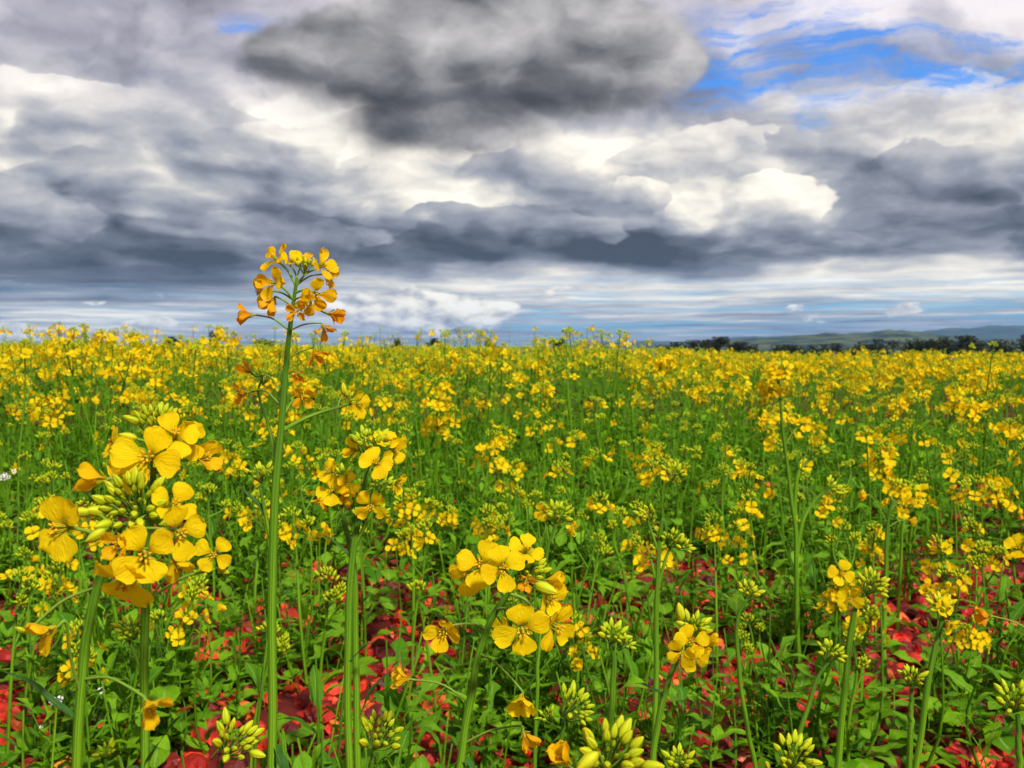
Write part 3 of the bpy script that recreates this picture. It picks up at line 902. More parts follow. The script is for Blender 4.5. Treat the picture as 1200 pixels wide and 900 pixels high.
q.flower(634, 600, 22, (-0.5, 0.1, 0.8), 0.9, 0.0, 0.0, (645, 636)); q.flower(673, 622, 20, (0.95, 0.1, 0.2), 0.1, 0.3, 0.0, (645, 636))
q = bud_plant('tall bare canola stem right of centre carrying several tiers of green buds', 790, 630, 0.95, 17, (0.35, 0.8, 0.4), 20, 12, 30, 0.15,
          stem=[(766, 905), (768, 780), (771, 680), (776, 610), (786, 566)], second=(757, 600, 14, (-0.5, 0.8, 0.3), 14, 10, 0.0, 0.1), rad=(4.2, 2.0))
q.branch([(770, 690), (780, 655), (788, 638)], (2.2, 1.4)); q.branch([(773, 650), (764, 625), (758, 608)], (2.0, 1.2))
q.dome(790, 552, 15, (0.2, 0.9, 0.3), 16, 11, 0, 0.1); q.dome(803, 640, 10, (0.7, 0.5, 0.4), 9, 11, 0, 0.5)
bud_plant('bud head at the right edge low down, above bright red leaves', 1188, 818, 0.55, 25, (-0.2, 0.85, 0.4), 22, 17, 31, 0.15)
bud_plant('pale green bud head low on the right, under the two hanging yellow flowers', 1070, 792, 0.85, 17, (0.1, 0.9, 0.4), 20, 13, 32, 0.2, rad=(4, 2.6))
bud_plant('leaning bud head low on the right, beside the plant with two small flowers', 974, 762, 0.85, 18, (0.2, 0.85, 0.4), 20, 13, 33, 0.3,
          stem=[(925, 905), (940, 850), (956, 800), (968, 775)], rad=(4, 2.4))
bud_plant('yellow-tipped bud head left of the red soil patch on the right', 877, 692, 0.95, 14, (0.2, 0.85, 0.4), 16, 13, 34, 0.6,
          stem=[(878, 860), (866, 790), (864, 730), (872, 703)], rad=(3.4, 2.2))

Ip = Plant('canola plant low on the right, two small yellow flowers left of its lopsided buds',
           [(982, 905), (990, 800), (1001, 720), (1012, 695)], 0.98, (5.2, 3.0), 41)
Ip.dome(1024, 682, 22, (0.3, 0.8, 0.5), 26, 14, tone=0.45)
Ip.flower(987, 672, 30, (-0.05, 0.2, 0.97), 1.0, 0.0, 0.0, (1006, 706)); Ip.flower(996, 702, 32, (-0.2, -0.2, 0.95), 0.9, 0.05, -0.01, (1006, 706))
Ip.flower(1001, 690, 18, (0.1, 0.6, 0.7), 0.6, 0.2, 0.0, (1006, 706))

J = Plant('tall branching canola plant on the right, its yellow head merging with the crop behind',
          [(944, 905), (938, 800), (934, 700), (932, 630), (926, 570), (916, 490), (913, 446)], 1.65, (3.4, 1.4), 42)
J.dome(914, 430, 12, (0.0, 0.95, 0.3), 12, 9, tone=0.3)
jr = np.random.default_rng(5)
for k in range(14):
    a = jr.uniform(0, 6.28); q = jr.uniform(10, 27)
    J.flower(916 + q * math.cos(a), 446 + 0.8 * q * math.sin(a), jr.uniform(13, 18), (math.cos(a), -0.6 * math.sin(a), 0.6), jr.uniform(0.6, 1), jr.uniform(0, 0.4), jr.uniform(-0.03, 0.03), (914, 462))
J.flower(902, 521, 18, (-0.7, 0.2, 0.6), 0.8, 0.2, 0.0, (920, 520)); J.flower(945, 497, 20, (0.4, 0.1, 0.8), 0.8, 0.2, 0.0, (920, 520)); J.flower(901, 579, 18, (-0.7, 0.2, 0.6), 0.6, 0.4, 0.0, (928, 590))
J.branch([(930, 610), (934, 560), (944, 543), (953, 535)], (2.6, 1.6)); J.dome(957, 525, 14, (0.4, 0.8, 0.4), 16, 10, 0, 0.3)
J.branch([(933, 650), (941, 610), (954, 588), (966, 577)], (3.0, 1.8)); J.dome(975, 570, 15, (0.6, 0.7, 0.4), 16, 10, 0, 0.3)
for x, y, D in ((945, 545, 18), (955, 518, 16), (972, 590, 18), (963, 600, 16), (982, 612, 16)):
    J.flower(x, y, D, (jr.uniform(-.5, .7), jr.uniform(-.4, .5), 0.7), 0.8, jr.uniform(0, .3), 0.0, (948, 570))

K = Plant('canola plant on the right with two small flowers hanging one above the other',
          [(1072, 905), (1088, 800), (1100, 742), (1106, 716)], 0.90, (4.6, 2.6), 43)
K.dome(1102, 708, 14, (-0.2, 0.9, 0.4), 16, 14, tone=0.7)
K.flower(1108, 712, 26, (0.3, 0.2, 0.9), 0.8, 0.0, -0.01, (1103, 728)); K.flower(1119, 737, 30, (0.5, -0.5, 0.7), 0.5, 0.05, -0.01, (1103, 732)); K.flower(1084, 690, 20, (-0.6, 0.5, 0.5), 0.2, 0.0, 0.0, (1103, 732))
L_ = Plant('canola plant at the right edge, one closing orange flower reaching in on its stalk',
           [(1228, 905), (1224, 820), (1222, 750), (1228, 690)], 0.60, (6, 3.5), 44)
L_.flower(1148, 722, 40, (-0.95, 0.12, 0.3), 0.18, 0.75, 0.0, (1222, 752)); L_.dome(1230, 680, 20, (0, 0.9, 0.4), 18, 18)
Mp = Plant('canola plant cut by the right edge, half of one yellow flower showing',
           [(1238, 860), (1234, 760), (1226, 680), (1222, 640)], 0.72, (5, 3), 45)
Mp.flower(1193, 640, 36, (-0.5, 0.5, 0.7), 0.7, 0.15, 0.0, (1225, 668)); Mp.dome(1222, 628, 18, (0, 0.9, 0.4), 18, 15)
Np = Plant('canola plant on the right with a small yellow cluster between two flowers out on stalks',
           [(1036, 760), (1037, 690), (1040, 620), (1046, 585)], 1.5, (3.6, 2.0), 46)
Np.dome(1052, 568, 12, (0.2, 0.9, 0.3), 12, 9, tone=0.5)
for x, y, D, f, o, ag, fr in ((1044, 572, 20, (-.4, .3, .8), .9, .05, (1043, 600)), (1064, 581, 22, (.5, 0, .8), .9, .1, (1043, 600)), (1056, 576, 18, (0, .2, .9), .9, .1, (1043, 600)),
                              (1010, 580, 19, (-.9, .1, .3), .25, .5, (1040, 615)), (1072, 611, 19, (.9, -.1, .3), .3, .45, (1040, 618)), (1066, 590, 16, (.7, -.5, .4), .5, .2, (1043, 600))):
    Np.flower(x, y, D, f, o, ag, 0.0, fr)

# two small weeds with white flowers among the leaves
def white_weed(label, x, y, d, n, spread, seed):
    rg = np.random.default_rng(seed)
    head = at(x, y, d); base = np.array([head[0], head[1], 0.0])
    root = empty('white_flowered_weed', base); tag(root, label, 'weed', 'white flowering weeds')
    sm, lf = MB(), MB()
    tube(sm, spline([(0, 0, 0), (0.004, 0, head[2] * 0.5), (0, 0, head[2] * 0.8)], 10), 0.0012, 5)
    for k in range(n):
        p = np.array([rg.normal(0, spread), rg.normal(0, spread), head[2] + rg.normal(0, spread * 0.6)])
        tube(sm, spline([(0, 0, head[2] * 0.78), p * 0.6 + np.array([0, 0, head[2] * 0.36]), p], 6), 0.0006, 4)
        fb = MB(); fb.add(petals(rg, 0.0085, 1.0, 1), frame(nrm([rg.normal(0, .5), -0.7, 0.6])), p)
        V = fb.arrays()
        fb.build('flower', M_WHITE, root)
    for k in range(6):
        a = rg.uniform(0, 6.28)
        leaf(lf, rg, (0, 0, head[2] * rg.uniform(0.05, 0.5)), (math.cos(a), math.sin(a), 0.5), 0.05, 0.018, 9, 3, 0.8)
    sm.build('stem', M_STEM, root); lf.build('foliage', M_LEAF, root)
white_weed('little weed with a few white flowers low on the left, behind the two near stems', 82, 818, 1.35, 7, 0.026, 51)
white_weed('small white flower head at the left edge, halfway up the crop', 8, 558, 2.1, 12, 0.012, 52)
# ------------------------------------------------------------------ ground, clods, fallen leaves, leafy cover
RG = np.random.default_rng(2024)

def smooth(a, b, x):
    t = np.clip((np.asarray(x, float) - a) / (b - a), 0, 1)
    return t * t * (3 - 2 * t)

def vnoise(x, y, seed=0):
    """smooth value noise, about -1..1"""
    x, y = np.asarray(x, float), np.asarray(y, float)
    def h(i, j):
        v = np.sin(i * 127.1 + j * 311.7 + seed * 74.7) * 43758.5453
        return (v - np.floor(v)) * 2 - 1
    i, j = np.floor(x), np.floor(y)
    fx, fy = x - i, y - j
    fx, fy = fx * fx * (3 - 2 * fx), fy * fy * (3 - 2 * fy)
    return (h(i, j) * (1 - fx) + h(i + 1, j) * fx) * (1 - fy) + (h(i, j + 1) * (1 - fx) + h(i + 1, j + 1) * fx) * fy

def ground_z(x, y):
    r = np.hypot(x, y)
    near = (vnoise(x * 3.1, y * 3.1, 1) * 0.018 + vnoise(x * 9, y * 9, 2) * 0.010 + vnoise(x * 27, y * 27, 3) * 0.006) * (1 - smooth(9, 16, r))
    right = smooth(.04, .24, np.where(y > 0, x / np.maximum(y, 1e-3), 0.0)) * (y > 0)
    return near - 1.6 * smooth(13, 60, r) * right - 6.0 * smooth(45, 150, r) - 14.0 * smooth(200, 900, r)

rad = np.concatenate([[0.02], np.linspace(0.3, 8, 300), np.geomspace(8.1, 10800, 150)])
ang = np.linspace(0, 2 * math.pi, 720, endpoint=False)
gx, gy = rad[:, None] * np.sin(ang)[None], rad[:, None] * np.cos(ang)[None]
gm = MB(); gm.grid(np.stack([gx, gy, ground_z(gx, gy)], -1), None, 0, wrap=True)
tag(gm.build('ground', M_SOIL), kind='structure')

def wedge(n, r0, r1, half, rg):
    """n points spread evenly over a fan in front of the camera"""
    r = np.sqrt(rg.uniform(r0 * r0, r1 * r1, n)); a = rg.uniform(-half, half, n)
    return r * np.sin(a), r * np.cos(a)

def scatter(tmpl, xs, ys, zs, rot, sc, tilt=None, out=None):
    """copies of a template grid set into one mesh"""
    V, F, P, M = tmpl.arrays()
    n = len(xs)
    c, s = np.cos(rot), np.sin(rot)
    T = np.zeros((n, 3, 3)); T[:, 0, 0] = c; T[:, 0, 1] = -s; T[:, 1, 0] = s; T[:, 1, 1] = c; T[:, 2, 2] = 1
    if tilt is not None:
        ax, ay = tilt
        Rx = np.zeros((n, 3, 3)); Rx[:, 0, 0] = 1; Rx[:, 1, 1] = np.cos(ax); Rx[:, 1, 2] = -np.sin(ax); Rx[:, 2, 1] = np.sin(ax); Rx[:, 2, 2] = np.cos(ax)
        Ry = np.zeros((n, 3, 3)); Ry[:, 1, 1] = 1; Ry[:, 0, 0] = np.cos(ay); Ry[:, 0, 2] = np.sin(ay); Ry[:, 2, 0] = -np.sin(ay); Ry[:, 2, 2] = np.cos(ay)
        T = Rx @ Ry @ T
    W = np.einsum('nij,vj->nvi', T, V) * np.reshape(sc, (-1, 1, 1)) + np.stack([xs, ys, zs], -1)[:, None]
    Fs = F[None] + (np.arange(n) * len(V))[:, None, None]
    out.raw(W.reshape(-1, 3), Fs.reshape(-1, 4), np.tile(P, (n, 1)), np.tile(M, n))

# clods of red soil
clods = MB()
for k in range(10):
    t = MB()
    nu, nv = 7, 9
    th = np.linspace(0, math.pi, nu)[:, None]; ph = np.linspace(0, 2 * math.pi, nv, endpoint=False)[None]
    d = np.stack([np.sin(th) * np.cos(ph), np.sin(th) * np.sin(ph), np.cos(th) + 0 * ph], -1)
    rr = 1 + 0.30 * vnoise(d[..., 0] * 1.7 + k * 9, d[..., 1] * 1.7 + d[..., 2] * 2.3, k) + 0.22 * vnoise(d[..., 0] * 4 + k, d[..., 1] * 4 - d[..., 2] * 3, k + 30)
    rr[0] = rr[0].mean(); rr[-1] = rr[-1].mean()
    t.grid(d * rr[..., None] * np.array([1, RG.uniform(0.65, 1), RG.uniform(0.5, 0.8)]), None, 0, wrap=True)
    for n, r0, r1 in ((700, 1.0, 2.8), (360, 2.8, 5.5)):
        xs, ys = wedge(n, r0, r1, 0.66, RG)
        sc = 0.005 + 0.024 * RG.uniform(0, 1, n) ** 2.4
        scatter(t, xs, ys, ground_z(xs, ys) + sc * 0.25, RG.uniform(0, 6.28, n), sc, (RG.normal(0, .4, n), RG.normal(0, .4, n)), clods)
tag(clods.build('soil_clods', M_CLOD, smooth=False), 'crumbled dark red clods of soil lying between the canola plants', 'soil', kind='stuff')

# fallen crumpled red leaves
red = MB()
for k in range(12):
    t = MB()
    leaf(t, RG, (-0.5, 0, 0), (1, 0, 0.15), 1.0, RG.uniform(0.55, 0.85), 9, 5, RG.uniform(-0.4, 1.6), 0, fold=RG.uniform(-0.9, 1.1), tooth=0.10)
    V, F, P, M = t.arrays()
    V[:, 2] += 0.22 * vnoise(V[:, 0] * 4 + k, V[:, 1] * 4, k)
    V -= V.mean(0)
    xs, ys = (np.concatenate(q) for q in zip(wedge(210, 1.05, 2.8, 0.64, RG), wedge(120, 2.8, 5.5, 0.64, RG)))
    n = len(xs)
    keep = vnoise(xs * 2.3, ys * 2.3, 77) + RG.uniform(-0.5, 0.5, n) > -0.25
    xs, ys = xs[keep], ys[keep]; n = len(xs)
    sc = RG.uniform(0.010, 0.034, n)
    scatter(t, xs, ys, ground_z(xs, ys) + sc * 0.3 + 0.004, RG.uniform(0, 6.28, n), sc, (RG.normal(0, .45, n), RG.normal(0, .45, n)), red)
tag(red.build('fallen_leaves', M_RED), 'crumpled bright red fallen leaves littering the soil under the canola', 'leaf litter', kind='stuff')

# low leafy cover: rosettes of lobed leaves
cover = MB()
for k in range(22):
    t = MB()
    shoot = k >= 10
    nl = RG.integers(7, 12) if shoot else RG.integers(5, 9)
    if shoot: tube(t, spline([(0, 0, 0), (RG.normal(0, .006), RG.normal(0, .006), .07), (RG.normal(0, .012), RG.normal(0, .012), RG.uniform(.12, .21))], 6), [.0022, .001], 4)
    for j in range(nl):
        if shoot:
            a = j * 2.4 + RG.uniform(-0.4, 0.4); L = RG.uniform(0.025, 0.06)
            leaf(t, RG, (0, 0, .015 * j), (math.cos(a), math.sin(a), RG.uniform(0.5, 2.2)), L, L * RG.uniform(0.22, 0.42), 8, 3, RG.uniform(0.3, 1.2), lobes=int(RG.integers(0, 4)), stalk=0.15, tooth=0.14)
            continue
        a = j * 2.4 + RG.uniform(-0.4, 0.4)
        L = RG.uniform(0.04, 0.095)
        leaf(t, RG, (0, 0, 0.0), (math.cos(a), math.sin(a), RG.uniform(0.35, 1.5)), L, L * RG.uniform(0.36, 0.5), 11, 4, RG.uniform(0.5, 1.5), lobes=int(RG.integers(2, 5)), stalk=0.2, tooth=0.12)
    for n, r0, r1 in ((480 if shoot else 360, 0.95, 2.9), (320, 2.7, 7.0)):
        xs, ys = wedge(n, r0, r1, 0.66, RG)
        dens = smooth(2.3, 3.8, ys) * 0.75 + smooth(2.0, 1.5, ys) * .22 + vnoise(xs * 5.2 + 5, ys * 4.4, 8) * 0.80 + vnoise(xs * 1.6 + 5, ys * 1.6, 18) * 0.25 + (0.14 if shoot else -0.02)
        keep = RG.uniform(0, 1, n) < dens
        xs, ys = xs[keep], ys[keep]; n = len(xs)
        sc = RG.uniform(0.65, 1.35, n) * (1 + 0.25 * smooth(2.4, 4.0, ys))
        scatter(t, xs, ys, ground_z(xs, ys), RG.uniform(0, 6.28, n), sc, (RG.normal(0, .15, n), RG.normal(0, .15, n)), cover)
tag(cover.build('leafy_ground_cover', M_LEAF), 'low green lobed leaves covering the soil between the canola stems', 'ground cover', kind='stuff')

# ------------------------------------------------------------------ the crop: one plant after another
MATS = [M_STEM_SHADED, M_LEAF_SHADED, M_PETAL, M_BUD, M_SEPAL, M_STALK]

def far_flower(mb, rg, p, ax, D, lod, tone):
    if lod == 1:
        t = petals(rg, D, rg.uniform(0.6, 1.0), 0, tone)
        V, F, P, M = t.arrays()
        mb.raw(V @ frame(ax, rg.uniform(0, 6)).T + p, F, P, np.full(len(F), 2))
    else:                                                    # distant: four petals of one quad each
        M3 = frame(ax, rg.uniform(0, 6.28))
        for k in range(4 if lod == 0 else 2):
            c, s = math.cos(k * (1.571 if lod == 0 else 3.14)), math.sin(k * (1.571 if lod == 0 else 3.14))
            w = D * (0.30 if lod == 0 else 0.42)
            q = np.array([[[D * .04, -w * .2, 0], [D * .04, w * .2, 0]], [[D * .52, -w, D * rg.uniform(.0, .3)], [D * .5, w, D * rg.uniform(.0, .3)]]])
            q[..., 0], q[..., 1] = c * q[..., 0] - s * q[..., 1], s * q[..., 0] + c * q[..., 1]
            pt = np.zeros((2, 2, 3)); pt[1, :, 1] = 0.8; pt[..., 0] = [[0.3, 0.7]] * 2; pt[..., 2] = tone
            mb.grid(q @ M3.T + p, pt, 2)

def canola(seed, Hh, kind, lod):
    """parts of one plant, base at the origin. kind 0 in full flower, 1 flowers and buds, 2 still in bud. lod 2 near .. 0 far"""
    rg = np.random.default_rng(seed)
    parts = {'stem': MB(), 'leaf': [], 'flower': [], 'bud_cluster': [], 'flower_head': []}
    sd = (3, 4, 6)[lod] if lod >= 0 else 3
    lean = rg.normal(0, 0.05, 2) * Hh
    path = spline([(0, 0, -0.01), (lean[0] * .2, lean[1] * .2, Hh * .4), (lean[0] + rg.normal(0, .006), lean[1], Hh * .75), (lean[0] * 1.4, lean[1] * 1.4, Hh * 0.97)], (5, 8, 16)[max(lod, 0)])
    r0 = rg.uniform(0.0024, 0.0036)
    tube(parts['stem'], path, [r0, r0 * 0.85, r0 * 0.45], sd, 0, cap=False)
    heads = [(path[-1], nrm([lean[0] * 2, lean[1] * 2, 0.4]), 1.0)]
    nb = int(rg.integers(1, 4)) if kind < 2 else int(rg.integers(0, 3))
    for b in range(nb):
        k = rg.uniform(0.5, 0.85); q = path[int(k * (len(path) - 1))]
        a = rg.uniform(0, 6.28); o = np.array([math.cos(a), math.sin(a), 0])
        L = Hh * rg.uniform(0.16, 0.36) * (1.15 - k * 0.5)
        tip = q + o * L * rg.uniform(0.28, 0.5) + np.array([0, 0, L])
        tip[2] = min(tip[2], Hh * rg.uniform(0.86, 0.99))
        bp = spline([q, q * 0.5 + tip * 0.5 + o * L * 0.10, tip], (3, 5, 8)[max(lod, 0)])
        tube(parts['stem'], bp, [r0 * 0.6, r0 * 0.4], sd, 0, cap=False)
        heads.append((tip, nrm(o * 0.35 + [0, 0, 1]), rg.uniform(0.45, 0.85)))
        if lod >= 1 or rg.uniform() < 0.5:                   # a clasping leaf under each branch
            m = MB(); leaf(m, rg, q, o + [0, 0, rg.uniform(-.1, .6)], rg.uniform(.03, .055), .013, (3, 6, 9)[max(lod, 0)], (2, 3, 4)[max(lod, 0)], 0.7, mat=1 if lod < 2 else 0)
            parts['leaf'].append(m)
    for k in range(int(rg.integers(4, 8) if lod >= 1 else rg.integers(5, 9))):   # leaves up the lower stem
        t = rg.uniform(0.02, 0.62) if lod >= 1 else rg.uniform(0.05, 0.7)
        a = rg.uniform(0, 6.28); q = path[int(t * (len(path) - 1))]
        L = rg.uniform(0.06, 0.12) * (1.15 - t)
        m = MB(); leaf(m, rg, q, (math.cos(a), math.sin(a), rg.uniform(0.2, 1.0)), L * (1.7 if lod < 1 else 1), L * rg.uniform(.3, .5), (4, 9, 12)[max(lod, 0)], (2, 3, 5)[max(lod, 0)], rg.uniform(.6, 1.4),
                       lobes=(3 if lod >= 1 else 0), mat=1 if lod < 2 else 0)
        parts['leaf'].append(m)
    for hp, hx, size in heads:
        hm = MB()
        nf = {0: rg.integers(9, 16) if lod == 2 else rg.integers(4, 9), 1: rg.integers(2, 6) if lod == 2 else rg.integers(1, 4), 2: 0}[kind]
        nf = int(nf * (0.5 + 0.5 * size) * (1 if lod >= 1 else .6))
        for i in range(nf):
            a = i * 2.4 + rg.uniform(-.3, .3); down = rg.uniform(0.002, 0.022) + 0.0022 * i
            o = np.array([math.cos(a), math.sin(a), 0])
            c = hp + np.array([0, 0, -down * 1.3]) + o * (0.012 + 0.017 * (i + 1) / (nf + 1)) * rg.uniform(.8, 1.25)
            ax = nrm(o * rg.uniform(.5, 1.1) + [0, 0, rg.uniform(0.0, 1.0)] + rg.normal(0, .2, 3))
            age = float(np.clip(rg.normal(0.15 + 0.02 * i, 0.13), 0, 0.9)); D = rg.uniform(0.0195, 0.0255) * (1 if lod == 2 else 1.40)
            if lod == 2:
                m = MB()
                M3 = frame(ax, rg.uniform(0, 6.28)); cc = c - ax * D * .25
                op = rg.uniform(.65, 1.0) if rg.uniform() > .2 else .3
                V, F, P, M = petals(rg, D, op, 1, age).arrays(); m.raw(V @ M3.T + cc, F, P, np.full(len(F), 0))
                V, F, P, M = heart(rg, D, 0).arrays(); m.raw(V @ M3.T + cc, F, P, M + 1)
                tube(m, spline([hp - [0, 0, down * 1.7 + .006], hp * .5 + cc * .5 - [0, 0, down * .6], cc], 6), 0.0006, 4, 4)
                parts['flower'].append(m)
            else:
                far_flower(hm, rg, c, ax, D * (1.0 if lod >= 0 else 1.1), lod, age)
                if lod == 1: tube(hm, [hp - [0, 0, down * 1.7 + .006], c], 0.0006, 3, 5, cap=False)
        bm = MB() if lod == 2 else hm
        nbd = (4, 12, 16)[max(lod, 0)] if kind < 2 else (6, 16, 22)[max(lod, 0)]
        for i in range(nbd):
            q = math.sqrt((i + .5) / nbd); a = i * 2.4
            o = np.array([math.cos(a), math.sin(a), 0])
            b = hp + o * 0.011 * q * size * rg.uniform(.7, 1.2) + hx * (0.014 * (1 - q * q) - 0.004 + rg.uniform(-.003, .003))
            L = (0.0045 + 0.006 * q) * rg.uniform(.8, 1.2) * (1.0 if lod >= 1 else 1.6)
            bud(bm, b, nrm(hx * 1.2 + o * q * 1.0 + rg.normal(0, .15, 3)), L, 0, 0 if lod == 2 else 3, 0.25 * q)
        if lod == 2: parts['bud_cluster'].append(bm)
        else: parts['flower_head'].append(hm)
    return parts

def canopy(x, y):
    """usual height of the crop at a spot: short at the near edge, taller further in and to the left"""
    d = np.hypot(x, y)
    left = smooth(-0.08, -0.42, x / np.maximum(y, 0.1))
    return np.interp(d, [1.2, 1.8, 2.5, 3.2, 4, 5, 7, 12, 40], [.25, .33, .43, .50, .553, .574, .578, .574, .565]) + 0.036 * left * smooth(2, 5, d) - 0.050 * smooth(.10, .26, x / np.maximum(y, .1)) + 0.02 * vnoise(x * 1.3, y * 1.3, 5)

def bloom(x, y):
    """chance of a plant being in full flower"""
    d = np.hypot(x, y); u = x / np.maximum(y, .1)
    p = np.interp(d, [1.3, 2.2, 3.2, 4.5, 7], [.02, .09, .18, .23, .23])
    return np.clip(p + 0.30 * np.abs(u) * smooth(2, 4, d) / .5 * .6 + .22 * vnoise(x * 1.1 + 3, y * 1.1, 9) - .12 * smooth(.22, .08, np.abs(u - .02)) * smooth(2.5, 4, d), 0, .95)

MARKS = [(60, 'at the left edge'), (170, 'behind the large left head'), (265, 'left of the tallest plant'), (375, "beside the tallest plant's stem"), (470, 'behind the twin stems'),
         (570, 'left of the near leaning plant'), (665, 'behind the near leaning plant'), (745, 'right of the near leaning plant'), (835, 'around the tiered bud stem'), (905, 'left of the tall branching plant'),
         (985, 'around the tall branching plant'), (1070, 'right of the tall branching plant'), (1140, 'towards the right edge'), (9999, 'at the right edge')]
def area(x, y):
    px = 600 + F_PX * x / y
    return next(t for lim, t in MARKS if px < lim)
def skyline(x, y, rg):
    """which plants stand head and shoulders above the crop, and how tall those are"""
    x, y = np.asarray(x, float), np.asarray(y, float)
    u = x / y; d = np.hypot(x, y)
    pr = np.interp(u, [-.6, -.45, -.30, -.22, -.11, -.08, .0, .10, .13, .2, .6], [.32, .42, .56, .50, .18, .40, .32, .38, .04, .02, .02])
    pr = pr * np.interp(d, [2.7, 3.6, 6, 8, 14, 20], [0, 1, .7, .35, .12, .05])
    pr = pr * np.clip(.8 + 1.1 * vnoise(u * 17, d * .4, 21), .05, 2)
    return rg.uniform(0, 1, x.shape) < pr, CAM[2] + y / F_PX * rg.uniform(-4, np.interp(u, [-.3, -.2, .1, .2], [28, 18, 27, 4]), x.shape)
WHAT = ['canola in full yellow flower', 'canola with few yellow flowers', 'green canola still in bud']

# spots by dart throwing, nearest first
cand = [wedge(5200, 1.35, 5.2, 0.535, np.random.default_rng(99))]
xs, ys = cand[0]
order = np.argsort(np.hypot(xs, ys)); spots = []
grid = {}
for i in order:
    x, y = xs[i], ys[i]; d = math.hypot(x, y)
    gap = 0.150 if d < 2.4 else 0.125
    c = (int(x / .16), int(y / .16)); ok = True
    for a in (-1, 0, 1):
        for b in (-1, 0, 1):
            for (qx, qy) in grid.get((c[0] + a, c[1] + b), ()):
                if (qx - x) ** 2 + (qy - y) ** 2 < gap * gap: ok = False
    if ok:
        grid.setdefault(c, []).append((x, y)); spots.append((x, y))
spots = spots[:285]
R_IND = math.hypot(*spots[-1])
print('individual plants reach', round(R_IND, 2), 'm')

protos = {}
def proto(kind, hk, var, lod):
    key = (kind, hk, var, lod)
    if key not in protos:
        pr = canola(1000 + kind * 97 + hk * 13 + var * 7 + lod * 331, (.24, .30, .37, .44, .50, .56)[hk], kind, lod)
        items = []
        if lod == 2:
            items.append(('stem', pr['stem'].mesh('stem', [M_STEM])))
            for m in pr['leaf']: items.append(('leaf', m.mesh('leaf', [M_LEAF])))
            for m in pr['flower']: items.append(('flower', m.mesh('flower', [M_PETAL, M_SEPAL, M_FILAMENT, M_ANTHER, M_STALK])))
            for m in pr['bud_cluster']: items.append(('bud_cluster', m.mesh('bud_cluster', [M_BUD])))
        else:
            items.append(('stem', pr['stem'].mesh('stem', [M_STEM_SHADED])))
            lm = MB()
            for m in pr['leaf']: lm.add(m)
            items.append(('foliage', lm.mesh('foliage', MATS)))
            for m in pr['flower_head']: items.append(('flower_head' if kind < 2 else 'bud_cluster', m.mesh('flower_head', MATS)))
        protos[key] = items
    return protos[key]

HS = np.array([.24, .30, .37, .44, .50, .56])
rs = np.random.default_rng(7)
for x, y in spots:
    d = math.hypot(x, y)
    p = float(bloom(x, y)); u = rs.uniform()
    kind = 0 if u < p else 1 if u < p + (1 - p) * .5 else 2
    hh = float(canopy(x, y)) * rs.uniform(.74, 1.07) * (0.90 if kind == 2 else 1.0)
    tl, up_ = skyline(np.array([x]), np.array([y]), rs)
    if tl[0]: hh = float(up_[0])
    hk = int(np.argmin(np.abs(HS - hh)))
    lod = 2 if d < 2.3 else 1
    o = empty('canola_plant', (x, y, float(ground_z(x, y))))
    o.rotation_euler = (rs.normal(0, .04), rs.normal(0, .04), rs.uniform(0, 6.28))
    s = hh / HS[hk]; o.scale = (s, s, s)
    near = 'in the foremost row' if d < 1.75 else 'near the front' if d < 2.2 else 'in the front rows' if d < 2.8 else 'in the middle rows' if d < 3.4 else 'further back'
    size = 'tall ' if tl[0] or hh > .97 * float(canopy(x, y)) else 'short ' if hh < .83 * float(canopy(x, y)) else ''
    tag(o, f'{size}{WHAT[kind]}, {near}, {area(x, y)}', 'plant', 'canola plants standing in the crop')
    for name, me in proto(kind, hk, int(rs.integers(0, 3)), lod):
        c = bpy.data.objects.new(name, me); COL.objects.link(c); c.parent = o

# the rest of the crop, to the crest of the field, as one mass
crop = MB()
def mass(n, r0, r1, half, lod, nvar, seed):
    rg = np.random.default_rng(seed)
    xs, ys = wedge(n, r0, r1, half, rg)
    hs = canopy(xs, ys) * (1.045 - .34 * rg.uniform(0, 1, n) ** 1.4)
    tl, up_ = skyline(xs, ys, rg)
    hs = np.where(tl, up_, hs)
    pb = bloom(xs, ys); u = rg.uniform(0, 1, n)
    kind = np.where(u < pb, 0, np.where(u < pb + (1 - pb) * .55, 1, 2))
    var = rg.integers(0, nvar, n)
    for k in range(3):
        for v in range(nvar):
            t = MB(); pr = canola(5000 + seed + k * 31 + v * 17, .55, k, lod)
            t.add(pr['stem'])
            for key in ('leaf', 'flower_head'):
                for m in pr[key]: t.add(m)
            s = (kind == k) & (var == v)
            if s.sum():
                scatter(t, xs[s], ys[s], ground_z(xs[s], ys[s]), rg.uniform(0, 6.28, s.sum()), hs[s] / .55, (rg.normal(0, .05, s.sum()), rg.normal(0, .05, s.sum())), crop)
mass(1100, R_IND, 8.0, 0.60, 1, 6, 1)
mass(3000, 8.0, 16.0, 0.60, 0, 6, 2)
mass(6000, 16.0, 48.0, 0.60, -1, 6, 3)
tag(crop.build('canola_crop', MATS), 'dense yellow-flowering canola crop running back to the crest of the field', 'crop', kind='stuff')
print('crop faces', len(crop.arrays()[1]))

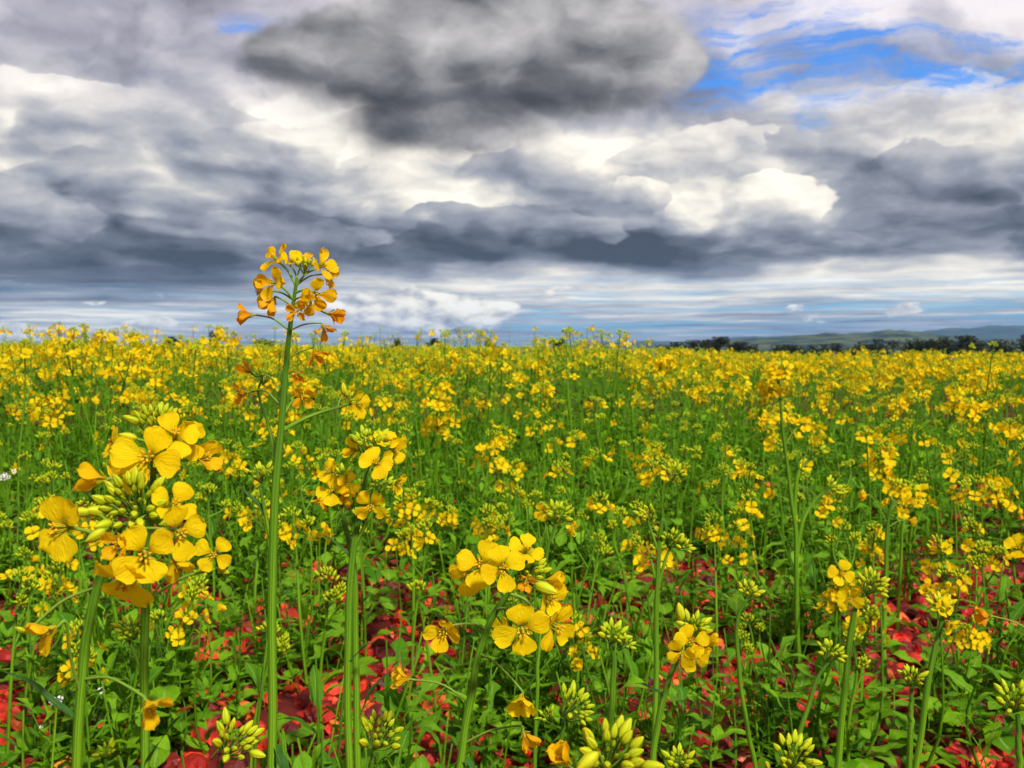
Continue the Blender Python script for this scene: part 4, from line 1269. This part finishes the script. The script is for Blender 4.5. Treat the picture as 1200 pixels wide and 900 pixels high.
# ------------------------------------------------------------------ trees beyond the crest and the hills
def tree(label, px, w_px, top, dist, seed, group):
    """a dark round-headed tree: px = middle and w_px = width in the photograph, top = pixel row of its top"""
    rg = np.random.default_rng(seed)
    x = (px - 600) / F_PX * dist
    gz = float(ground_z(x, dist))
    ztop = CAM[2] + (405 - top) / F_PX * dist
    w = w_px / F_PX * dist; h = ztop - gz
    root = empty('dark_tree', (x, dist, gz)); tag(root, label, 'tree', group)
    tm, cm = MB(), MB()
    path = spline([(0, 0, -.3), (w * .03, 0, h * .3), (-w * .02, w * .03, h * .72)], 8)
    tube(tm, path, [h * .035, h * .02, h * .008], 7)
    ch = min(h * .85, max(w * .9, h * .5))
    for k in range(6):
        a = rg.uniform(0, 6.28); q = path[int(rg.integers(3, 7))]
        tube(tm, spline([q, q + [math.cos(a) * w * .18, math.sin(a) * w * .18, ch * .15], q + [math.cos(a) * w * .36, math.sin(a) * w * .36, ch * .34]], 5), [h * .010, h * .003], 5)
    nl = 15
    cl = np.stack([rg.normal(0, w * .20, nl), rg.normal(0, w * .20, nl), rg.uniform(h - ch, h - ch * .16, nl)], -1)
    N = 3000
    idx = rg.integers(0, nl, N)
    P = cl[idx] + np.clip(rg.normal(0, 1, (N, 3)), -1.7, 1.7) * np.array([w * .10, w * .10, ch * .09])
    s = 0.07 * math.sqrt(w)
    for i in range(N):
        ax = frame(rg.normal(0, 1, 3)); q = np.array([[[-1, -.5, 0], [-1, .5, 0]], [[1, -.5, .2], [1, .5, .2]]]) * s * rg.uniform(.5, 1.3)
        cm.grid(q @ ax.T + P[i])
    tm.build('trunk', M_BARK, root); cm.build('crown', M_CROWN, root)

lone = [('dark lone tree showing over the yellow crop at the left, widest of the lone trees', 250, 26, 390, 170), ('low dark tree just left of the widest lone tree on the skyline', 203, 18, 396, 190),
        ('small dark tree beside the stem of the tallest plant on the skyline', 311, 18, 400, 200), ('dark tree poking above the crop left of the middle, alone against pale sky', 462, 17, 395, 180),
        ('low spreading tree behind tall flower tips just left of the middle', 514, 18, 400, 190), ('small dark tree behind flower tips in the middle of the skyline', 571, 15, 399, 190),
        ('round dark tree right of the middle, the last lone one before the tree line', 654, 15, 400, 190), ('tiny dark tree at the left behind the crop, near the left edge', 54, 16, 402, 190)]
for i, (lab, px, w, top, ds) in enumerate(lone):
    tree(lab, px, w * 1.15, top - 4, ds, 300 + i, 'lone trees on the skyline')
line = [(790, 26, 401), (815, 26, 399), (838, 24, 396), (861, 16, 400), (884, 26, 405), (908, 28, 404), (934, 30, 405), (960, 26, 404), (985, 26, 403), (1010, 24, 404), (1034, 26, 402), (1060, 26, 402),
        (1084, 34, 399), (1108, 30, 398), (1130, 32, 395), (1156, 34, 393), (1182, 34, 392), (1208, 36, 393), (1236, 36, 394), (1262, 36, 396)]
for i, (px, w, top) in enumerate(line):
    where = 'first' if i == 0 else f'between gaps, tree {i + 1} from its left end'
    names = ['leftmost tree of the dark tree line, at its low thin end', 'second tree of the dark tree line from its left end', 'third tree from the left in the tree line, taller than its neighbours', 'small round tree standing a little apart after the third of the tree line']
    lab = names[i] if i < 4 else 'low dark tree in the thin stretch of the tree line below the wooded hill' if i < 12 else 'tall dark tree in the thick right-hand end of the tree line'
    tree(lab, px, w * 1.6, top - 2 - 3 * (px > 1000), 210 + 8 * (i % 3), 340 + i, 'trees of the dark tree line')

def ridge(name, mat, dist, depth, profile, seed, rough):
    """a hill range: profile = (pixel column, pixel row of the crest) pairs"""
    px = np.linspace(profile[0][0], profile[-1][0], 160)
    crest = np.interp(px, [p[0] for p in profile], [p[1] for p in profile])
    t = np.linspace(0, 1, 22)
    x = (px - 600) / F_PX
    G = np.zeros((22, 160, 3))
    for j, tt in enumerate(t):
        dd = dist - depth + 2 * depth * tt
        env = math.sin(math.pi * tt) ** 1.2
        hgt = (405 - crest) / F_PX * dist
        bump = rough * (vnoise(px / 17, np.full_like(px, tt * 6), seed) + .5 * vnoise(px / 6, np.full_like(px, tt * 13), seed + 1)) * env
        G[j, :, 0] = x * dd; G[j, :, 1] = dd
        G[j, :, 2] = -22 + (hgt + 22 + bump) * env
    m = MB(); m.grid(G)
    tag(m.build(name, mat), kind='structure')
ridge('hills', M_HILL, 4200, 1300, [(690, 411), (760, 405), (800, 403), (850, 400), (905, 396), (950, 392), (985, 391), (1010, 390), (1040, 386), (1065, 386), (1085, 389), (1110, 394), (1150, 397), (1240, 399), (1320, 404), (1400, 411)], 3, 7)
ridge('far_hills', M_RANGE, 8200, 1500, [(560, 409), (700, 403), (800, 400), (880, 394), (960, 393), (1050, 391), (1120, 386), (1170, 382), (1230, 380), (1330, 384), (1440, 400), (1520, 410)], 6, 14)

# ------------------------------------------------------------------ the air: far things fade to blue
def haze_box():
    x0, x1, y0, y1, z0, z1 = -11000., 11000., -11000., 11000., -24., 220.
    G = np.array([[x0, y0], [x1, y0], [x1, y1], [x0, y1]])
    V = [(x, y, z) for z in (z0, z1) for x, y in G]
    F = [(0, 3, 2, 1), (4, 5, 6, 7), (0, 1, 5, 4), (1, 2, 6, 5), (2, 3, 7, 6), (3, 0, 4, 7)]
    me = bpy.data.meshes.new('haze'); me.from_pydata(V, [], F); me.update()
    m = bpy.data.materials.new('haze'); m.use_nodes = True
    nt = NT(m.node_tree)
    v = nt.node('ShaderNodeVolumePrincipled')
    v.inputs['Color'].default_value = (0.24, 0.52, 1.0, 1)
    v.inputs['Density'].default_value = HAZE
    v.inputs['Anisotropy'].default_value = 0.0
    out = nt.node('ShaderNodeOutputMaterial')
    nt.link(v.outputs[0], out.inputs['Volume'])
    me.materials.append(m)
    o = bpy.data.objects.new('haze', me); COL.objects.link(o)
    tag(o, 'thin blue haze over the distant hills', 'haze', kind='stuff')
HAZE = 0.000055
haze_box()
